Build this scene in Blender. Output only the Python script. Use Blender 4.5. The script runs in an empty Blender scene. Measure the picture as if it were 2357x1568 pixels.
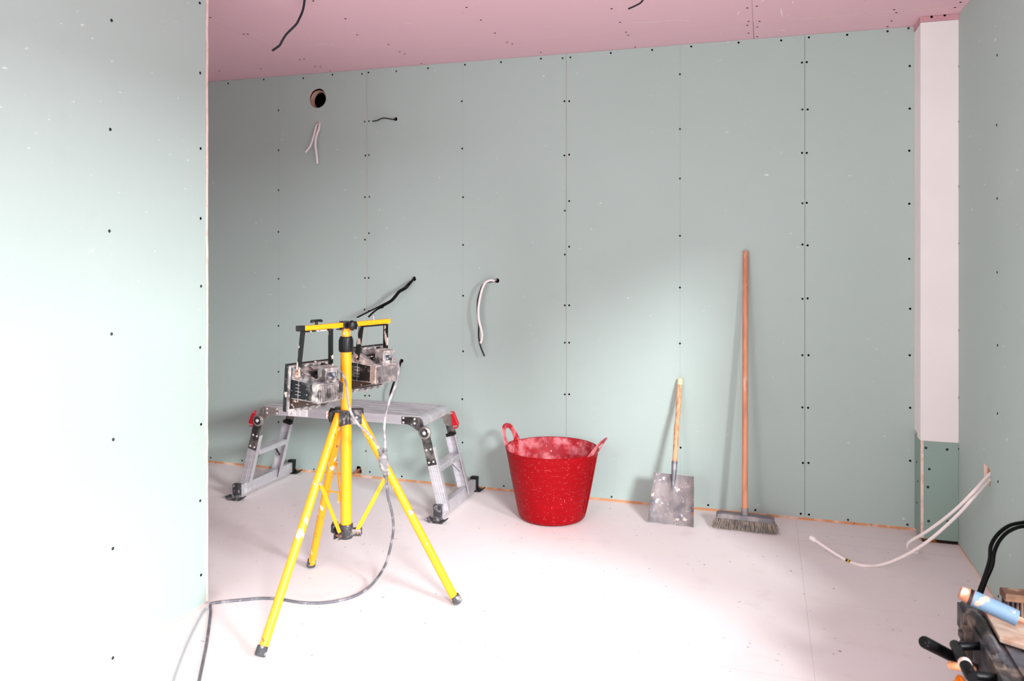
import bpy, bmesh, math, random
from mathutils import Vector, Matrix, noise
random.seed(11)
sc = bpy.context.scene
C = bpy.data.collections.new('room'); sc.collection.children.link(C)

# ------------------------------------------------------------------ camera
H = 1.322; F = 1819.0; CX = 1178.5; HY = 582.0
TH = math.radians(17.7)
cam_d = bpy.data.cameras.new('camera'); cam = bpy.data.objects.new('camera', cam_d); C.objects.link(cam)
cam.location = (0, 0, H); cam.rotation_euler = (math.pi/2, 0, TH)
cam_d.sensor_width = 36.0; cam_d.lens = 36.0*F/2357.0; cam_d.shift_y = -(784-HY)/2357.0
cam_d.clip_start = .05; cam_d.clip_end = 60
cam_d.dof.use_dof = True; cam_d.dof.focus_distance = 3.45; cam_d.dof.aperture_fstop = 3.6
sc.camera = cam
VX = Vector((-math.sin(TH), math.cos(TH), 0)); RX = Vector((math.cos(TH), math.sin(TH), 0))

# ------------------------------------------------------------------ look
sc.view_settings.view_transform = 'Standard'; sc.view_settings.look = 'None'
sc.view_settings.gamma = 1; sc.view_settings.exposure = -0.1
sc.cycles.use_denoising = True
sc.cycles.max_bounces = 10; sc.cycles.diffuse_bounces = 8
sc.cycles.sample_clamp_indirect = 6

# ------------------------------------------------------------------ daylight, plus added fill lamps
WS = 1.95
w = bpy.data.worlds.new('overcast_sky'); sc.world = w; w.use_nodes = True
w.node_tree.nodes['Background'].inputs[0].default_value = (.86, .93, 1, 1)
w.node_tree.nodes['Background'].inputs[1].default_value = WS
def area(name, loc, target, sx, sy, power, col=(1, 1, 1), spread=None):
    l = bpy.data.lights.new(name, 'AREA'); l.shape = 'RECTANGLE'; l.size = sx; l.size_y = sy
    l.energy = power; l.color = col
    if spread: l.spread = math.radians(spread)
    o = bpy.data.objects.new(name, l); C.objects.link(o); o.location = loc
    o.rotation_euler = (Vector(target)-Vector(loc)).to_track_quat('-Z', 'Y').to_euler()
    return o
area('sky_through_patio_door', (7.35, -9.0, 6.0), (-.7, 3.4, .4), 2.2, 2.2, 2850, (.96, .98, 1))
area('sky_through_patio_door_low', (5.5, -1.0, 2.7), (-2.2, 2.6, .6), 1.3, 1.3, 850, (.96, .98, 1))
area('left_fill_lamp', (-1.93, -1.4, 1.5), (.8, .4, 1.3), 1.4, 1.3, 72, (.93, .97, 1))  # added fill for the right wall and boxed corner, its window is invented
area('front_fill_lamp', (-.6, -2.42, 1.45), (-.5, 4, 1.3), 2.6, 1.35, 30, (.95, .98, 1))  # added soft fill from behind the camera, no window known there

# ------------------------------------------------------------------ helpers
WY = 4.162      # back wall face
WX = .835       # right wall face
LX = -2.0       # left partition face
CZ = 2.4        # ceiling
def ray(u, v):
    return VX + RX*((u-CX)/F) + Vector((0, 0, -(v-HY)/F))
O = Vector((0, 0, H))
def pd(u, v, d): return O + ray(u, v)*d
def pw(u, v, off=0):
    r = ray(u, v); return O + r*((WY-off)/r.y)
def pr(u, v, off=0):
    r = ray(u, v); return O + r*((WX-off)/r.x)
def pl(u, v, off=0):
    r = ray(u, v); return O + r*((LX+off)/r.x)
def pf(u, v, z=0):
    r = ray(u, v); return O + r*((z-H)/r.z)
def pc(u, v, z=CZ): return pf(u, v, z)

def s2l(c):
    return tuple(((x/12.92) if x <= .04045 else ((x+.055)/1.055)**2.4) for x in [k/255. for k in c]) + (1,)

def mat(name, col, rough=.6, metal=0, layers=(), bump=None, spec=.4, lines=None, stretch=(1, 1, 1), transmission=0):
    """layers: (colour, scale, lo, hi, strength[, detail[, stretch]]) noise-masked coats over the base colour"""
    m = bpy.data.materials.new(name); m.use_nodes = True; nt = m.node_tree; N = nt.nodes; L = nt.links
    b = N['Principled BSDF']; b.inputs['Roughness'].default_value = rough; b.inputs['Metallic'].default_value = metal
    b.inputs['Specular IOR Level'].default_value = spec
    if transmission: b.inputs['Transmission Weight'].default_value = transmission
    tc = N.new('ShaderNodeTexCoord')
    rgb = N.new('ShaderNodeRGB'); rgb.outputs[0].default_value = s2l(col); cur = rgb.outputs[0]
    for i, ly in enumerate(layers):
        c2, scale, lo, hi, st = ly[:5]; det = ly[5] if len(ly) > 5 else 4; sv = ly[6] if len(ly) > 6 else stretch
        mp = N.new('ShaderNodeMapping'); mp.inputs['Scale'].default_value = sv
        mp.inputs['Location'].default_value = (i*3.7, i*1.3, i*2.1)
        L.new(tc.outputs['Object'], mp.inputs[0])
        nz = N.new('ShaderNodeTexNoise'); nz.inputs['Scale'].default_value = scale; nz.inputs['Detail'].default_value = det
        L.new(mp.outputs[0], nz.inputs['Vector'])
        mr = N.new('ShaderNodeMapRange'); mr.inputs[1].default_value = lo; mr.inputs[2].default_value = hi
        mr.inputs[3].default_value = 0; mr.inputs[4].default_value = st; L.new(nz.outputs[0], mr.inputs[0])
        mx = N.new('ShaderNodeMix'); mx.data_type = 'RGBA'; L.new(mr.outputs[0], mx.inputs[0])
        L.new(cur, mx.inputs[6]); mx.inputs[7].default_value = s2l(c2); cur = mx.outputs[2]
    if lines:  # (axis, position, half width, strength, colour[, other axis, lo, hi])
        sp = N.new('ShaderNodeSeparateXYZ'); L.new(tc.outputs['Object'], sp.inputs[0])
        for ln in lines:
            ax, pos, hw, st, c2 = ln[:5]
            cmp_ = N.new('ShaderNodeMath'); cmp_.operation = 'COMPARE'; L.new(sp.outputs[ax], cmp_.inputs[0])
            cmp_.inputs[1].default_value = pos; cmp_.inputs[2].default_value = hw
            mu = N.new('ShaderNodeMath'); mu.operation = 'MULTIPLY'; L.new(cmp_.outputs[0], mu.inputs[0]); mu.inputs[1].default_value = st
            f = mu.outputs[0]
            if len(ln) > 5:
                ax2, lo, hi = ln[5:8]
                c3 = N.new('ShaderNodeMath'); c3.operation = 'COMPARE'; L.new(sp.outputs[ax2], c3.inputs[0])
                c3.inputs[1].default_value = (lo+hi)/2; c3.inputs[2].default_value = (hi-lo)/2
                m2 = N.new('ShaderNodeMath'); m2.operation = 'MULTIPLY'; L.new(f, m2.inputs[0]); L.new(c3.outputs[0], m2.inputs[1]); f = m2.outputs[0]
            mx = N.new('ShaderNodeMix'); mx.data_type = 'RGBA'; L.new(f, mx.inputs[0])
            L.new(cur, mx.inputs[6]); mx.inputs[7].default_value = s2l(c2); cur = mx.outputs[2]
    L.new(cur, b.inputs['Base Color'])
    if bump:
        mp = N.new('ShaderNodeMapping'); mp.inputs['Scale'].default_value = stretch
        L.new(tc.outputs['Object'], mp.inputs[0])
        nz = N.new('ShaderNodeTexNoise'); nz.inputs['Scale'].default_value = bump[0]; nz.inputs['Detail'].default_value = 5
        L.new(mp.outputs[0], nz.inputs['Vector'])
        bp = N.new('ShaderNodeBump'); bp.inputs['Strength'].default_value = bump[1]; bp.inputs['Distance'].default_value = bump[2] if len(bump) > 2 else .002
        L.new(nz.outputs[0], bp.inputs['Height']); L.new(bp.outputs[0], b.inputs['Normal'])
    return m

class MB:
    def __init__(s): s.v = []; s.f = []; s.sm = []
    def add(s, vs, fs, smooth=False):
        n = len(s.v); s.v += [tuple(Vector(p)) for p in vs]
        s.f += [tuple(i+n for i in f) for f in fs]; s.sm += [smooth]*len(fs); return s
    def box(s, lo, hi, M=None):
        x0, y0, z0 = lo; x1, y1, z1 = hi
        vs = [Vector(p) for p in ((x0,y0,z0),(x1,y0,z0),(x1,y1,z0),(x0,y1,z0),(x0,y0,z1),(x1,y0,z1),(x1,y1,z1),(x0,y1,z1))]
        if M: vs = [M @ p for p in vs]
        return s.add(vs, [(0,3,2,1),(4,5,6,7),(0,1,5,4),(1,2,6,5),(2,3,7,6),(3,0,4,7)])
    def bar(s, p0, p1, wd, th, up=(0, 0, 1)):
        """rectangular bar, wd across the side vector, th along the up vector"""
        p0, p1 = Vector(p0), Vector(p1); d = (p1-p0).normalized(); u = Vector(up)
        sd = d.cross(u).normalized(); u = sd.cross(d).normalized()
        vs = []
        for p in (p0, p1):
            for a, b in ((-1,-1),(1,-1),(1,1),(-1,1)): vs.append(p + sd*a*wd/2 + u*b*th/2)
        return s.add(vs, [(0,1,2,3),(7,6,5,4),(0,4,5,1),(1,5,6,2),(2,6,7,3),(3,7,4,0)])
    def rings(s, pts, rads, n=16, caps=True, smooth=True, ov=1.0, upv=None):
        pts = [Vector(p) for p in pts]; m = len(pts); base = len(s.v)
        if isinstance(rads, (int, float)): rads = [rads]*m
        t0 = (pts[1]-pts[0]).normalized()
        ref = Vector(upv) if upv else (Vector((0,0,1)) if abs(t0.z) < .9 else Vector((1,0,0)))
        nrm = (ref - t0*ref.dot(t0)).normalized(); vs = []
        for i, p in enumerate(pts):
            if i == 0: t = t0
            elif i == m-1: t = pts[-1]-pts[-2]
            else: t = pts[i+1]-pts[i-1]
            t = t.normalized() if t.length > 1e-9 else t0
            nrm = (nrm - t*nrm.dot(t)).normalized(); bn = t.cross(nrm)
            for k in range(n):
                a = 2*math.pi*k/n; vs.append(p + (nrm*math.cos(a)*ov + bn*math.sin(a))*rads[i])
        fs = [(i*n+k, i*n+(k+1)%n, (i+1)*n+(k+1)%n, (i+1)*n+k) for i in range(m-1) for k in range(n)]
        s.add(vs, fs, smooth)
        if caps:
            s.f.append(tuple(base+k for k in reversed(range(n)))); s.sm.append(False)
            s.f.append(tuple(base+(m-1)*n+k for k in range(n))); s.sm.append(False)
        return s
    def cyl(s, p0, p1, r, r1=None, n=20, smooth=True, bevel=0):
        p0, p1 = Vector(p0), Vector(p1); r1 = r if r1 is None else r1
        if bevel:
            d = (p1-p0).normalized()*bevel
            return s.rings([p0, p0+d, p1-d, p1], [r-bevel, r, r1, r1-bevel], n, True, smooth)
        return s.rings([p0, p1], [r, r1], n, True, smooth)
    def tube(s, ctrl, r, n=10, sub=8):
        return s.rings(spline(ctrl, sub), r, n)
    def prism(s, poly, axis_o, ax, ay, th, smooth=False):
        """polygon (a, b) in the plane axis_o + a*ax + b*ay, thickened along ax x ay by th (centred)"""
        ax, ay = Vector(ax), Vector(ay); nn = ax.cross(ay).normalized(); o = Vector(axis_o); n = len(poly)
        vs = [o+ax*a+ay*b-nn*th/2 for a, b in poly]+[o+ax*a+ay*b+nn*th/2 for a, b in poly]
        return s.add(vs, [tuple(reversed(range(n))), tuple(range(n, 2*n))]+[(i, (i+1)%n, n+(i+1)%n, n+i) for i in range(n)], smooth)
    def lathe(s, prof, center, n=48, smooth=True):
        c = Vector(center); vs = []
        for r, z in prof:
            for k in range(n):
                a = 2*math.pi*k/n; vs.append(c+Vector((r*math.cos(a), r*math.sin(a), z)))
        m = len(prof)
        return s.add(vs, [(i*n+k, i*n+(k+1)%n, (i+1)*n+(k+1)%n, (i+1)*n+k) for i in range(m-1) for k in range(n)], smooth)
    def ball(s, c, r, sc_=(1, 1, 1), n=12):
        c = Vector(c); pr_ = [(max(.001, math.sin(math.pi*i/n)), -math.cos(math.pi*i/n)) for i in range(n+1)]
        vs = [c+Vector((a*math.cos(2*math.pi*k/n)*r*sc_[0], a*math.sin(2*math.pi*k/n)*r*sc_[1], b*r*sc_[2])) for a, b in pr_ for k in range(n)]
        return s.add(vs, [(i*n+k, i*n+(k+1)%n, (i+1)*n+(k+1)%n, (i+1)*n+k) for i in range(n) for k in range(n)], True)
    def build(s, name, m, parent=None, bevel=0, seg=2, M=None, angle=40):
        me = bpy.data.meshes.new(name)
        vs = [M @ Vector(p) for p in s.v] if M else s.v
        me.from_pydata([tuple(p) for p in vs], [], s.f)
        me.polygons.foreach_set('use_smooth', [True]*len(s.f) if bevel else s.sm)
        me.update()
        bm = bmesh.new(); bm.from_mesh(me); bmesh.ops.recalc_face_normals(bm, faces=bm.faces); bm.to_mesh(me); bm.free()
        if any(s.sm) and not bevel: me.set_sharp_from_angle(angle=math.radians(angle))
        for q in (m if isinstance(m, (list, tuple)) else [m]): me.materials.append(q)
        o = bpy.data.objects.new(name, me); C.objects.link(o)
        if parent: setp(o, parent)
        if bevel:
            md = o.modifiers.new('bevel', 'BEVEL'); md.width = bevel; md.segments = seg; md.limit_method = 'ANGLE'; md.angle_limit = math.radians(35)
            md.harden_normals = True
        return o

def world_of(o):
    M = Matrix.LocRotScale(o.location, o.rotation_euler, o.scale)
    if o.parent: M = world_of(o.parent) @ o.matrix_parent_inverse @ M
    return M
def setp(o, parent):
    o.parent = parent; o.matrix_parent_inverse = world_of(parent).inverted()
def spline(P, sub=8):
    P = [Vector(p) for p in P]
    if len(P) < 3: return P
    Q = [P[0]*2-P[1]]+P+[P[-1]*2-P[-2]]; out = []
    for i in range(1, len(Q)-2):
        a, b, c, d = Q[i-1:i+3]
        for k in range(sub):
            t = k/sub
            out.append(.5*((2*b)+(c-a)*t+(2*a-5*b+4*c-d)*t*t+(3*b-a-3*c+d)*t**3))
    out.append(P[-1]); return out
def empty(name, loc, label=None, cat=None, group=None):
    o = bpy.data.objects.new(name, None); C.objects.link(o); o.location = loc; o.empty_display_size = .1
    if label: tag(o, label, cat, group)
    return o
def tag(o, label=None, cat=None, group=None, kind=None):
    if label: o['label'] = label
    if cat: o['category'] = cat
    if group: o['group'] = group
    if kind: o['kind'] = kind
    return o
def struct(o, label=None):
    o['kind'] = 'structure'
    if label: o['label'] = label
    return o
def circle(c, r, n=28, jit=0):
    return [(c[0]+(r+random.uniform(-jit, jit))*math.cos(2*math.pi*k/n), c[1]+(r+random.uniform(-jit, jit))*math.sin(2*math.pi*k/n)) for k in range(n)]
def panel(name, outline, holes, o, ax, ay, back, mats, parent=None, edge_mat=True):
    """flat board with real holes: outline and holes in plane coordinates, face at o, thickness along the vector back"""
    o, ax, ay, back = Vector(o), Vector(ax), Vector(ay), Vector(back)
    bm = bmesh.new()
    edges = []
    for loop in [outline]+list(holes):
        vs = [bm.verts.new(o+ax*a+ay*b) for a, b in loop]
        edges += [bm.edges.new((vs[i], vs[(i+1) % len(vs)])) for i in range(len(vs))]
    bmesh.ops.triangle_fill(bm, edges=edges, use_beauty=True)
    front = list(bm.faces)
    r = bmesh.ops.extrude_face_region(bm, geom=front)
    nv = [g for g in r['geom'] if isinstance(g, bmesh.types.BMVert)]
    for v in nv: v.co += back
    bmesh.ops.recalc_face_normals(bm, faces=bm.faces)
    bn = back.normalized()
    for f in bm.faces:
        f.material_index = 1 if abs(f.normal.dot(bn)) < .5 and edge_mat else 0
    me = bpy.data.meshes.new(name); bm.to_mesh(me); bm.free()
    for q in mats: me.materials.append(q)
    ob = bpy.data.objects.new(name, me); C.objects.link(ob)
    if parent: setp(ob, parent)
    return ob
def rect(a0, b0, a1, b1): return [(a0, b0), (a1, b0), (a1, b1), (a0, b1)]

# ------------------------------------------------------------------ materials
INK = (60, 66, 64)
GREEN_L = ((182, 198, 193), .9, .35, .7, .35, 3)
def green(name, lines=None, base=(171, 187, 181)):
    return mat(name, base, .75, 0, [GREEN_L, ((236, 240, 236), 26, .71, .74, .5, 3, (1, 1, 2.2)), ((160, 176, 169), 8, .62, .8, .25)], bump=(220, .05), spec=.25, lines=lines)
m_green_back = green('green_moisture_board_back', [(0, x, .0007, .3, INK) for x in (-2.824, -1.621, -.415)])
m_green = green('green_moisture_board')
m_green_right = green('green_moisture_board_right')
m_green_left = green('green_moisture_board_left')
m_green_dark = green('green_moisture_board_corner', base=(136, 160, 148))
m_pink = mat('pink_fire_board', (230, 187, 197), .75, 0, [((232, 192, 201), 1.1, .35, .7, .5, 3), ((246, 232, 232), 22, .715, .74, .6, 3, (1, 3, 1)), ((196, 150, 150), 30, .70, .74, .5, 3)], bump=(220, .05), spec=.25,
             lines=[(1, 3.877, .0012, .35, (170, 120, 128), 0, -5, -.05), (0, -.05, .0008, .35, (150, 110, 118), 1, 1, 3.877)])
m_pinkd = mat('pink_header_board', (204, 156, 164), .8, 0, [((190, 142, 150), 6, .45, .7, .5)], spec=.2)
m_white_board = mat('plain_board', (238, 233, 230), .7, 0, [((230, 224, 221), 3, .4, .7, .5)], bump=(200, .05), spec=.25)
m_core = mat('gypsum_core', (232, 208, 196), .9, 0, [((206, 170, 152), 40, .5, .7, .6)])
m_floor = mat('floor_board', (238, 231, 229), .6, 0,
              [((231, 224, 222), 1.4, .35, .7, .6, 5), ((234, 230, 233), 5, .5, .75, .5, 6), ((212, 200, 196), 9, .6, .8, .35, 8),
               ((150, 132, 126), 46, .735, .75, .8, 2), ((188, 164, 156), 20, .73, .76, .5, 3)],
              bump=(60, .06), spec=.3,
              lines=[(0, -1.483, .0012, .45, (250, 248, 244)), (1, 2.606, .001, .35, (186, 160, 152), 0, -1.483, .15),
                     (0, .15, .0012, .4, (190, 172, 166)), (1, 3.862, .0012, .45, (150, 132, 124), 0, .15, 1), (1, 3.99, .0012, .4, (160, 140, 130), 0, .15, 1),
                     (1, 3.2, .0012, .2, (180, 160, 150), 0, .15, 1), (1, 3.42, .001, .3, (200, 170, 160), 0, -3.4, -1.483)])
m_black = mat('black_screw', (5, 5, 7), .9, 0, spec=.05)
m_dark = mat('dark_cavity', (6, 5, 4), .95, spec=.02)
m_timber = mat('sole_plate_timber', (206, 150, 106), .8, 0, [((232, 206, 186), 14, .5, .65, .8), ((120, 74, 44), 20, .62, .7, .7)], bump=(60, .4))
m_gapfill = mat('gap_debris', (30, 22, 16), .9, 0, [((190, 120, 50), 30, .5, .6, .9)])
m_render = mat('bare_wall', (206, 206, 204), .85)

# ------------------------------------------------------------------ setting
flo = MB().box((-4.4, -2.6, -.08), (1.05, 4.26, 0)).build('floor', m_floor); struct(flo, 'pale dusty board floor')
cei = MB().box((-4.4, -2.6, 2.45), (1.05, 4.4, 2.55)).build('ceiling', m_dark); struct(cei, 'pink plasterboard ceiling')
wb = MB().box((-4.4, 4.262, -.08), (1.05, 4.40, 2.45)).build('wall_back', m_dark); struct(wb, 'green plasterboard back wall')
wr = MB().box((.905, 2.35, 0), (1.05, 4.262, 2.45)).build('wall_right', m_dark); struct(wr, 'green plasterboard right wall')
wl = MB().box((-2.10, -.7, 0), (-2.0127, 2.4873, 2.3995)).box((-2.10, -2.6, 0), (-2.0127, -2.1, 2.3995)).box((-2.10, -2.1, 0), (-2.0127, -.7, .8)).box((-2.10, -2.1, 2.15), (-2.0127, -.7, 2.3995)).build('wall_left', m_render); struct(wl, 'green plasterboard partition on the left')  # unseen rear window opening, cut in for the left fill lamp
# beyond the frame: rest of the room shell with the patio opening and a front window added for fill light
o_ = MB().box((.835, -2.6, 2.0), (1.05, 2.35, 2.45)).box((.835, -2.6, 0), (1.05, -2.4, 2.0)).build('wall_right_lintel', m_render); struct(o_)
o_ = MB().box((.82, 2.32, 0), (1.05, 2.35, 2.0)).build('door_1', mat('door_frame', (220, 220, 218), .5)); struct(o_, 'door lining of the patio opening')
o_ = MB().box((-4.4, -2.6, 0), (-1.95, -2.45, 2.45)).box((.75, -2.6, 0), (1.05, -2.45, 2.45)).box((-1.95, -2.6, 0), (.75, -2.45, .75)).box((-1.95, -2.6, 2.15), (.75, -2.45, 2.45)).build('wall_front', m_render); struct(o_)
o_ = MB().box((-4.5, -2.6, 0), (-4.4, 4.4, 2.45)).build('wall_side', m_render); struct(o_)

def screw_mesh():
    b = MB(); n = 12; prof = [(.0001, -.0006), (.0018, -.0006), (.0022, .0003), (.0046, .0006), (.0053, -.0004)]
    vs = [(r*math.cos(2*math.pi*k/n), r*math.sin(2*math.pi*k/n), z) for r, z in prof for k in range(n)]
    b.add(vs, [(i*n+k, i*n+(k+1) % n, (i+1)*n+(k+1) % n, (i+1)*n+k) for i in range(len(prof)-1) for k in range(n)], True)
    me = bpy.data.meshes.new('screw'); me.from_pydata(b.v, [], b.f); me.polygons.foreach_set('use_smooth', [True]*len(b.f))
    bm = bmesh.new(); bm.from_mesh(me); bmesh.ops.recalc_face_normals(bm, faces=bm.faces); bm.to_mesh(me); bm.free()
    me.materials.append(m_black); return me
SCREW = screw_mesh()
def screw(p, normal, parent, s=1.0):
    o = bpy.data.objects.new('screw', SCREW); C.objects.link(o)
    o.location = Vector(p); o.rotation_euler = Vector(normal).to_track_quat('Z', 'Y').to_euler(); o.scale = (s, s, 1)
    setp(o, parent)

# --- back wall boards
T = .0125
def nick(x0, x1):
    return [(x0, .013), (x1, .013), (x1, 2.399), (x0, 2.399)]
vent = pw(731, 226); h_white = pw(733, 286); h_grey = pw(910, 274); h_black = pw(953, 642); h_pair = pw(1144, 646); h_short = pw(924, 831)
def hole(p, r, jit=.0015, n=18): return circle((p.x, p.z), r, n, jit)
xs = [-4.4, -3.424, -2.224, -1.0206, .191, .6935]
holes = {1: [circle((vent.x, vent.z), .059, 40, .0008), hole(h_white, .013)], 2: [hole(h_grey, .012), hole(h_black, .013), hole(h_pair, .013), hole(h_short, .012)]}
back_boards = []
notch = pw(826, 1081)
for i in range(5):
    x0, x1 = xs[i]+.0008, xs[i+1]-.0008
    out = nick(x0, x1)
    if i == 1:   # notch in the bottom edge round the copper pipe
        nx, nz = notch.x, notch.z
        out = [(x0, .013), (nx-.022, .013), (nx-.020, nz+.012), (nx-.008, nz+.020), (nx+.010, nz+.018), (nx+.016, nz+.004), (nx+.020, .013), (x1, .013), (x1, 2.399), (x0, 2.399)]
    b = panel('plasterboard', out, holes.get(i, []), (0, WY, 0), (1, 0, 0), (0, 0, 1), (0, T, 0), [m_green_back, m_core], wb)
    back_boards.append(b)
BS = []
BS += [(525,192),(607,183),(698,180),(765,172),(833,170),(848,167),(912,164),(985,157),(1070,149),(1153,143),(1245,135),(1295,134),(1313,132),(1406,122),(1501,115),(1591,107),(1700,98),(1798,93),(1862,86),(1950,80),(2043,72),(2091,65)]
BS += [(641,y) for y in (254,346,438,534,642,750,856,972)]
BS += [(839,280),(849,279),(841,358),(849,357),(840,454),(850,453),(840,552),(849,537),(840,640),(848.5,640),(839,713),(849,716),(850,911),(840,911),(842,1038.6),(851.4,1086.7)]
BS += [(1063,233),(1064,342),(1066,454),(1066,564),(1066,681),(1066,809),(1064,919),(1064.5,1019),(1066,1107)]
BS += [(1299,233),(1310,233),(1299,358),(1310,356),(1300,485),(1310,463),(1300,586),(1310,568),(1300,703),(1310,703),(1300,789),(1310,789),(1300,908),(1310,908)]
BS += [(1565,y) for y in (171,297,411,543,662,791)]+[(1566.6,1030.7)]
BS += [(1846,144),(1857,143),(1847,252),(1859,252),(1846,352),(1857,352),(1847,468),(1857,467),(1847,563),(1859,565),(1847,688),(1859,687),(1847,818),(1861,818),(1847,938),(1860,939),(1848,1066),(1861,1066),(1843,1183),(1862,1185)]
BS += [(2094,152),(2094,250),(2093,347),(2093,469),(2093,596),(2095,711),(2094,818),(2095,939),(2095,1061),(2089,1208),(1952,1197)]
BS += [(485,1053.8),(557.4,1060.7),(632,1067.8),(722.7,1080.4),(924.8,1097),(997.9,1102.7),(1159.5,1119),(1407.7,1144),(1498.8,1153),(1630,1163),(1738.5,1174.5)]
for u, v in BS:
    p = pw(u, v, .0006)
    for i in range(5):
        if xs[i] <= p.x < xs[i+1]: screw(p, (0, -1, 0), back_boards[i])
# timber plate glimpsed under the boards
MB().box((-4.4, WY+.002, 0), (.69, WY+.05, .02)).build('sole_plate', m_timber, wb)
# duct set a little off behind the vent hole
dc = Vector((vent.x-.008, 0, vent.z-.004))
b = MB(); n = 40; vs = []
for yy, r in ((WY+.024, .056), (WY+.066, .056), (WY+.066, .052), (WY+.022, .052)):
    for k in range(n):
        a = 2*math.pi*k/n; vs.append((dc.x+r*math.cos(a), yy, dc.z+r*math.sin(a)))
b.add(vs, [(i*n+k, i*n+(k+1) % n, ((i+1) % 4)*n+(k+1) % n, ((i+1) % 4)*n+k) for i in range(4) for k in range(n)], True)
b.build('vent_duct', mat('duct_card', (226, 190, 168), .7, 0, [((190, 140, 120), 20, .5, .7, .4)]), wb)

# --- boxed-in corner
BX, BY = .681, 4.008
tb = MB().box((BX+.03, BY+.02, .02), (WX+.06, WY+.09, 2.44)).build('trim_1', m_dark); struct(tb, 'boxed-in pipe corner, pale upper board over green lower board')
zt = pd(2118.6, 1013, BY/ray(2118.6, 1013).y).z
def at_box(u, v): return O + ray(u, v)*(BY/ray(u, v).y)
def at_side(u, v): return O + ray(u, v)*(BX/ray(u, v).x)
zs = at_box(2119, 1014).z; zpk = at_box(2119, 52.8).z
# front panels
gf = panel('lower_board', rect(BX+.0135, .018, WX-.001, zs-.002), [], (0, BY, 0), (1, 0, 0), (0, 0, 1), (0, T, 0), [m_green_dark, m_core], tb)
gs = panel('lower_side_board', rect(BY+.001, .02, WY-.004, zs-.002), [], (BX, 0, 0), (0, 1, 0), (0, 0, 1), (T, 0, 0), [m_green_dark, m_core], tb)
# the side board's cut edge faces the room
MB().box((BX, BY-.0005, .02), (BX+T, BY+.001, zs-.003)).build('board_edge', m_core, tb)
wf = MB().box((BX-.001, BY-.004, zs), (WX-.0005, BY+T, zpk)).build('upper_board', m_white_board, tb)
ws = MB().box((BX-.001, BY+T, zs+.02), (BX+T, WY-.0005, zpk-.004)).box((BX-.001, BY+T, zs), (BX+T, BY+.08, zs+.02)).build('upper_side_board', m_white_board, tb)
pk = MB().box((BX-.003, BY-.006, zpk+.001), (WX-.0005, BY+T-.004, CZ-.001)).box((BX-.003, BY+.008, zpk+.0005), (BX+T, WY-.0005, CZ-.001)).build('header_board', m_pinkd, tb)
for u, v in ((2131.3,1031.3),(2180,1035),(2139,1080),(2135.9,1121.5),(2137.4,1200),(2181.8,1201)):
    screw(at_box(u, v)+Vector((0, -.0006, 0)), (0, -1, 0), gf, 1.05)
for u, v in ((2110,1064),(2113,1108),(2111,1157)): screw(at_side(u, v)+Vector((-.0006, 0, 0)), (-1, 0, 0), gs)
for u, v in ((2143.8,39.8),(2173.9,36)): screw(at_box(u, v)+Vector((0, -.0067, 0)), (0, -1, 0), pk, 1.05)
MB().box((BX+.01, BY+.012, .0005), (WX, BY+.09, .02)).build('gap_debris', m_gapfill, tb)

# --- right wall boards
hr = pr(2272, 1095)
hp = [pr(u, v) for u, v in ((2264.5,1067),(2272,1073),(2279.5,1083),(2279.6,1122),(2274,1116),(2265.5,1108))]
hpl = [(p.y, p.z) for p in hp]
jag = []
for i in range(len(hpl)):
    a, b_ = Vector(hpl[i]), Vector(hpl[(i+1) % len(hpl)])
    for k in range(4):
        q = a.lerp(b_, k/4); jag.append((q.x+random.uniform(-.002, .002), q.y+random.uniform(-.002, .002)))
rb = panel('plasterboard', rect(2.6, .01, WY-.001, 2.399), [jag], (WX, 0, 0), (0, 1, 0), (0, 0, 1), (T, 0, 0), [m_green_right, m_core], wr)
rb2 = panel('plasterboard', rect(2.35, .01, 2.598, 2.399), [], (WX, 0, 0), (0, 1, 0), (0, 0, 1), (T, 0, 0), [m_green_right, m_core], wr)
MB().box((WX+T+.001, 3.40, .2), (WX+.07, 3.74, 2.3)).box((WX+T, hr.y+.01, .25), (WX+.04, hr.y+.06, .62)).build('stud', mat('stud_timber', (186, 140, 104), .8, 0, [((90, 56, 36), 14, .5, .65, .7)]), wr)
MB().box((WX+.003, 2.35, 0), (WX+.05, WY, .016)).build('sole_plate', m_timber, wr)
for u, v in ((2203,36),(2203.5,156),(2204,282),(2206,430),(2206,560),(2206,760),(2206,915),(2206,1033),(2295,127),(2294,288),(2295,457),(2295,627),(2296,795),(2296,952),(2297,1109),(2234.7,1286),(2298,1373),(2330,1395)):
    p = pr(u, v, .0006)
    if p.z > .03: screw((p.x, min(p.y, WY-.02 if v < 40 else 4.002 if u < 2210 else p.y), p.z), (-1, 0, 0), rb)

# --- left partition boards
LE = pl(473.5, 582).y
lb = panel('plasterboard', rect(1.0, .01, LE, 2.399), [], (LX, 0, 0), (0, 1, 0), (0, 0, 1), (-T, 0, 0), [m_green_left, m_core], wl)
panel('plasterboard', rect(-.7, .01, .998, 2.399), [], (LX, 0, 0), (0, 1, 0), (0, 0, 1), (-T, 0, 0), [m_green_left, m_core], wl)
eb = panel('end_board', [(-2.1, .01)]+[(LX+random.uniform(-.0012, .0012), .01+k*2.389/40) for k in range(41)]+[(-2.1, 2.399)], [], (0, LE+.001, 0), (1, 0, 0), (0, 0, 1), (0, T, 0), [m_green_left, m_core], wl)
for u, v in ((257,47),(254,298),(252,532),(257,769),(261,1012),(260,1263),(260,1515),(460,7),(461,168),(462,342),(462,503),(463,659),(461,800),(463,977),(461,1153),(463,1324)):
    screw(pl(u, v, .0006), (1, 0, 0), lb)

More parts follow.
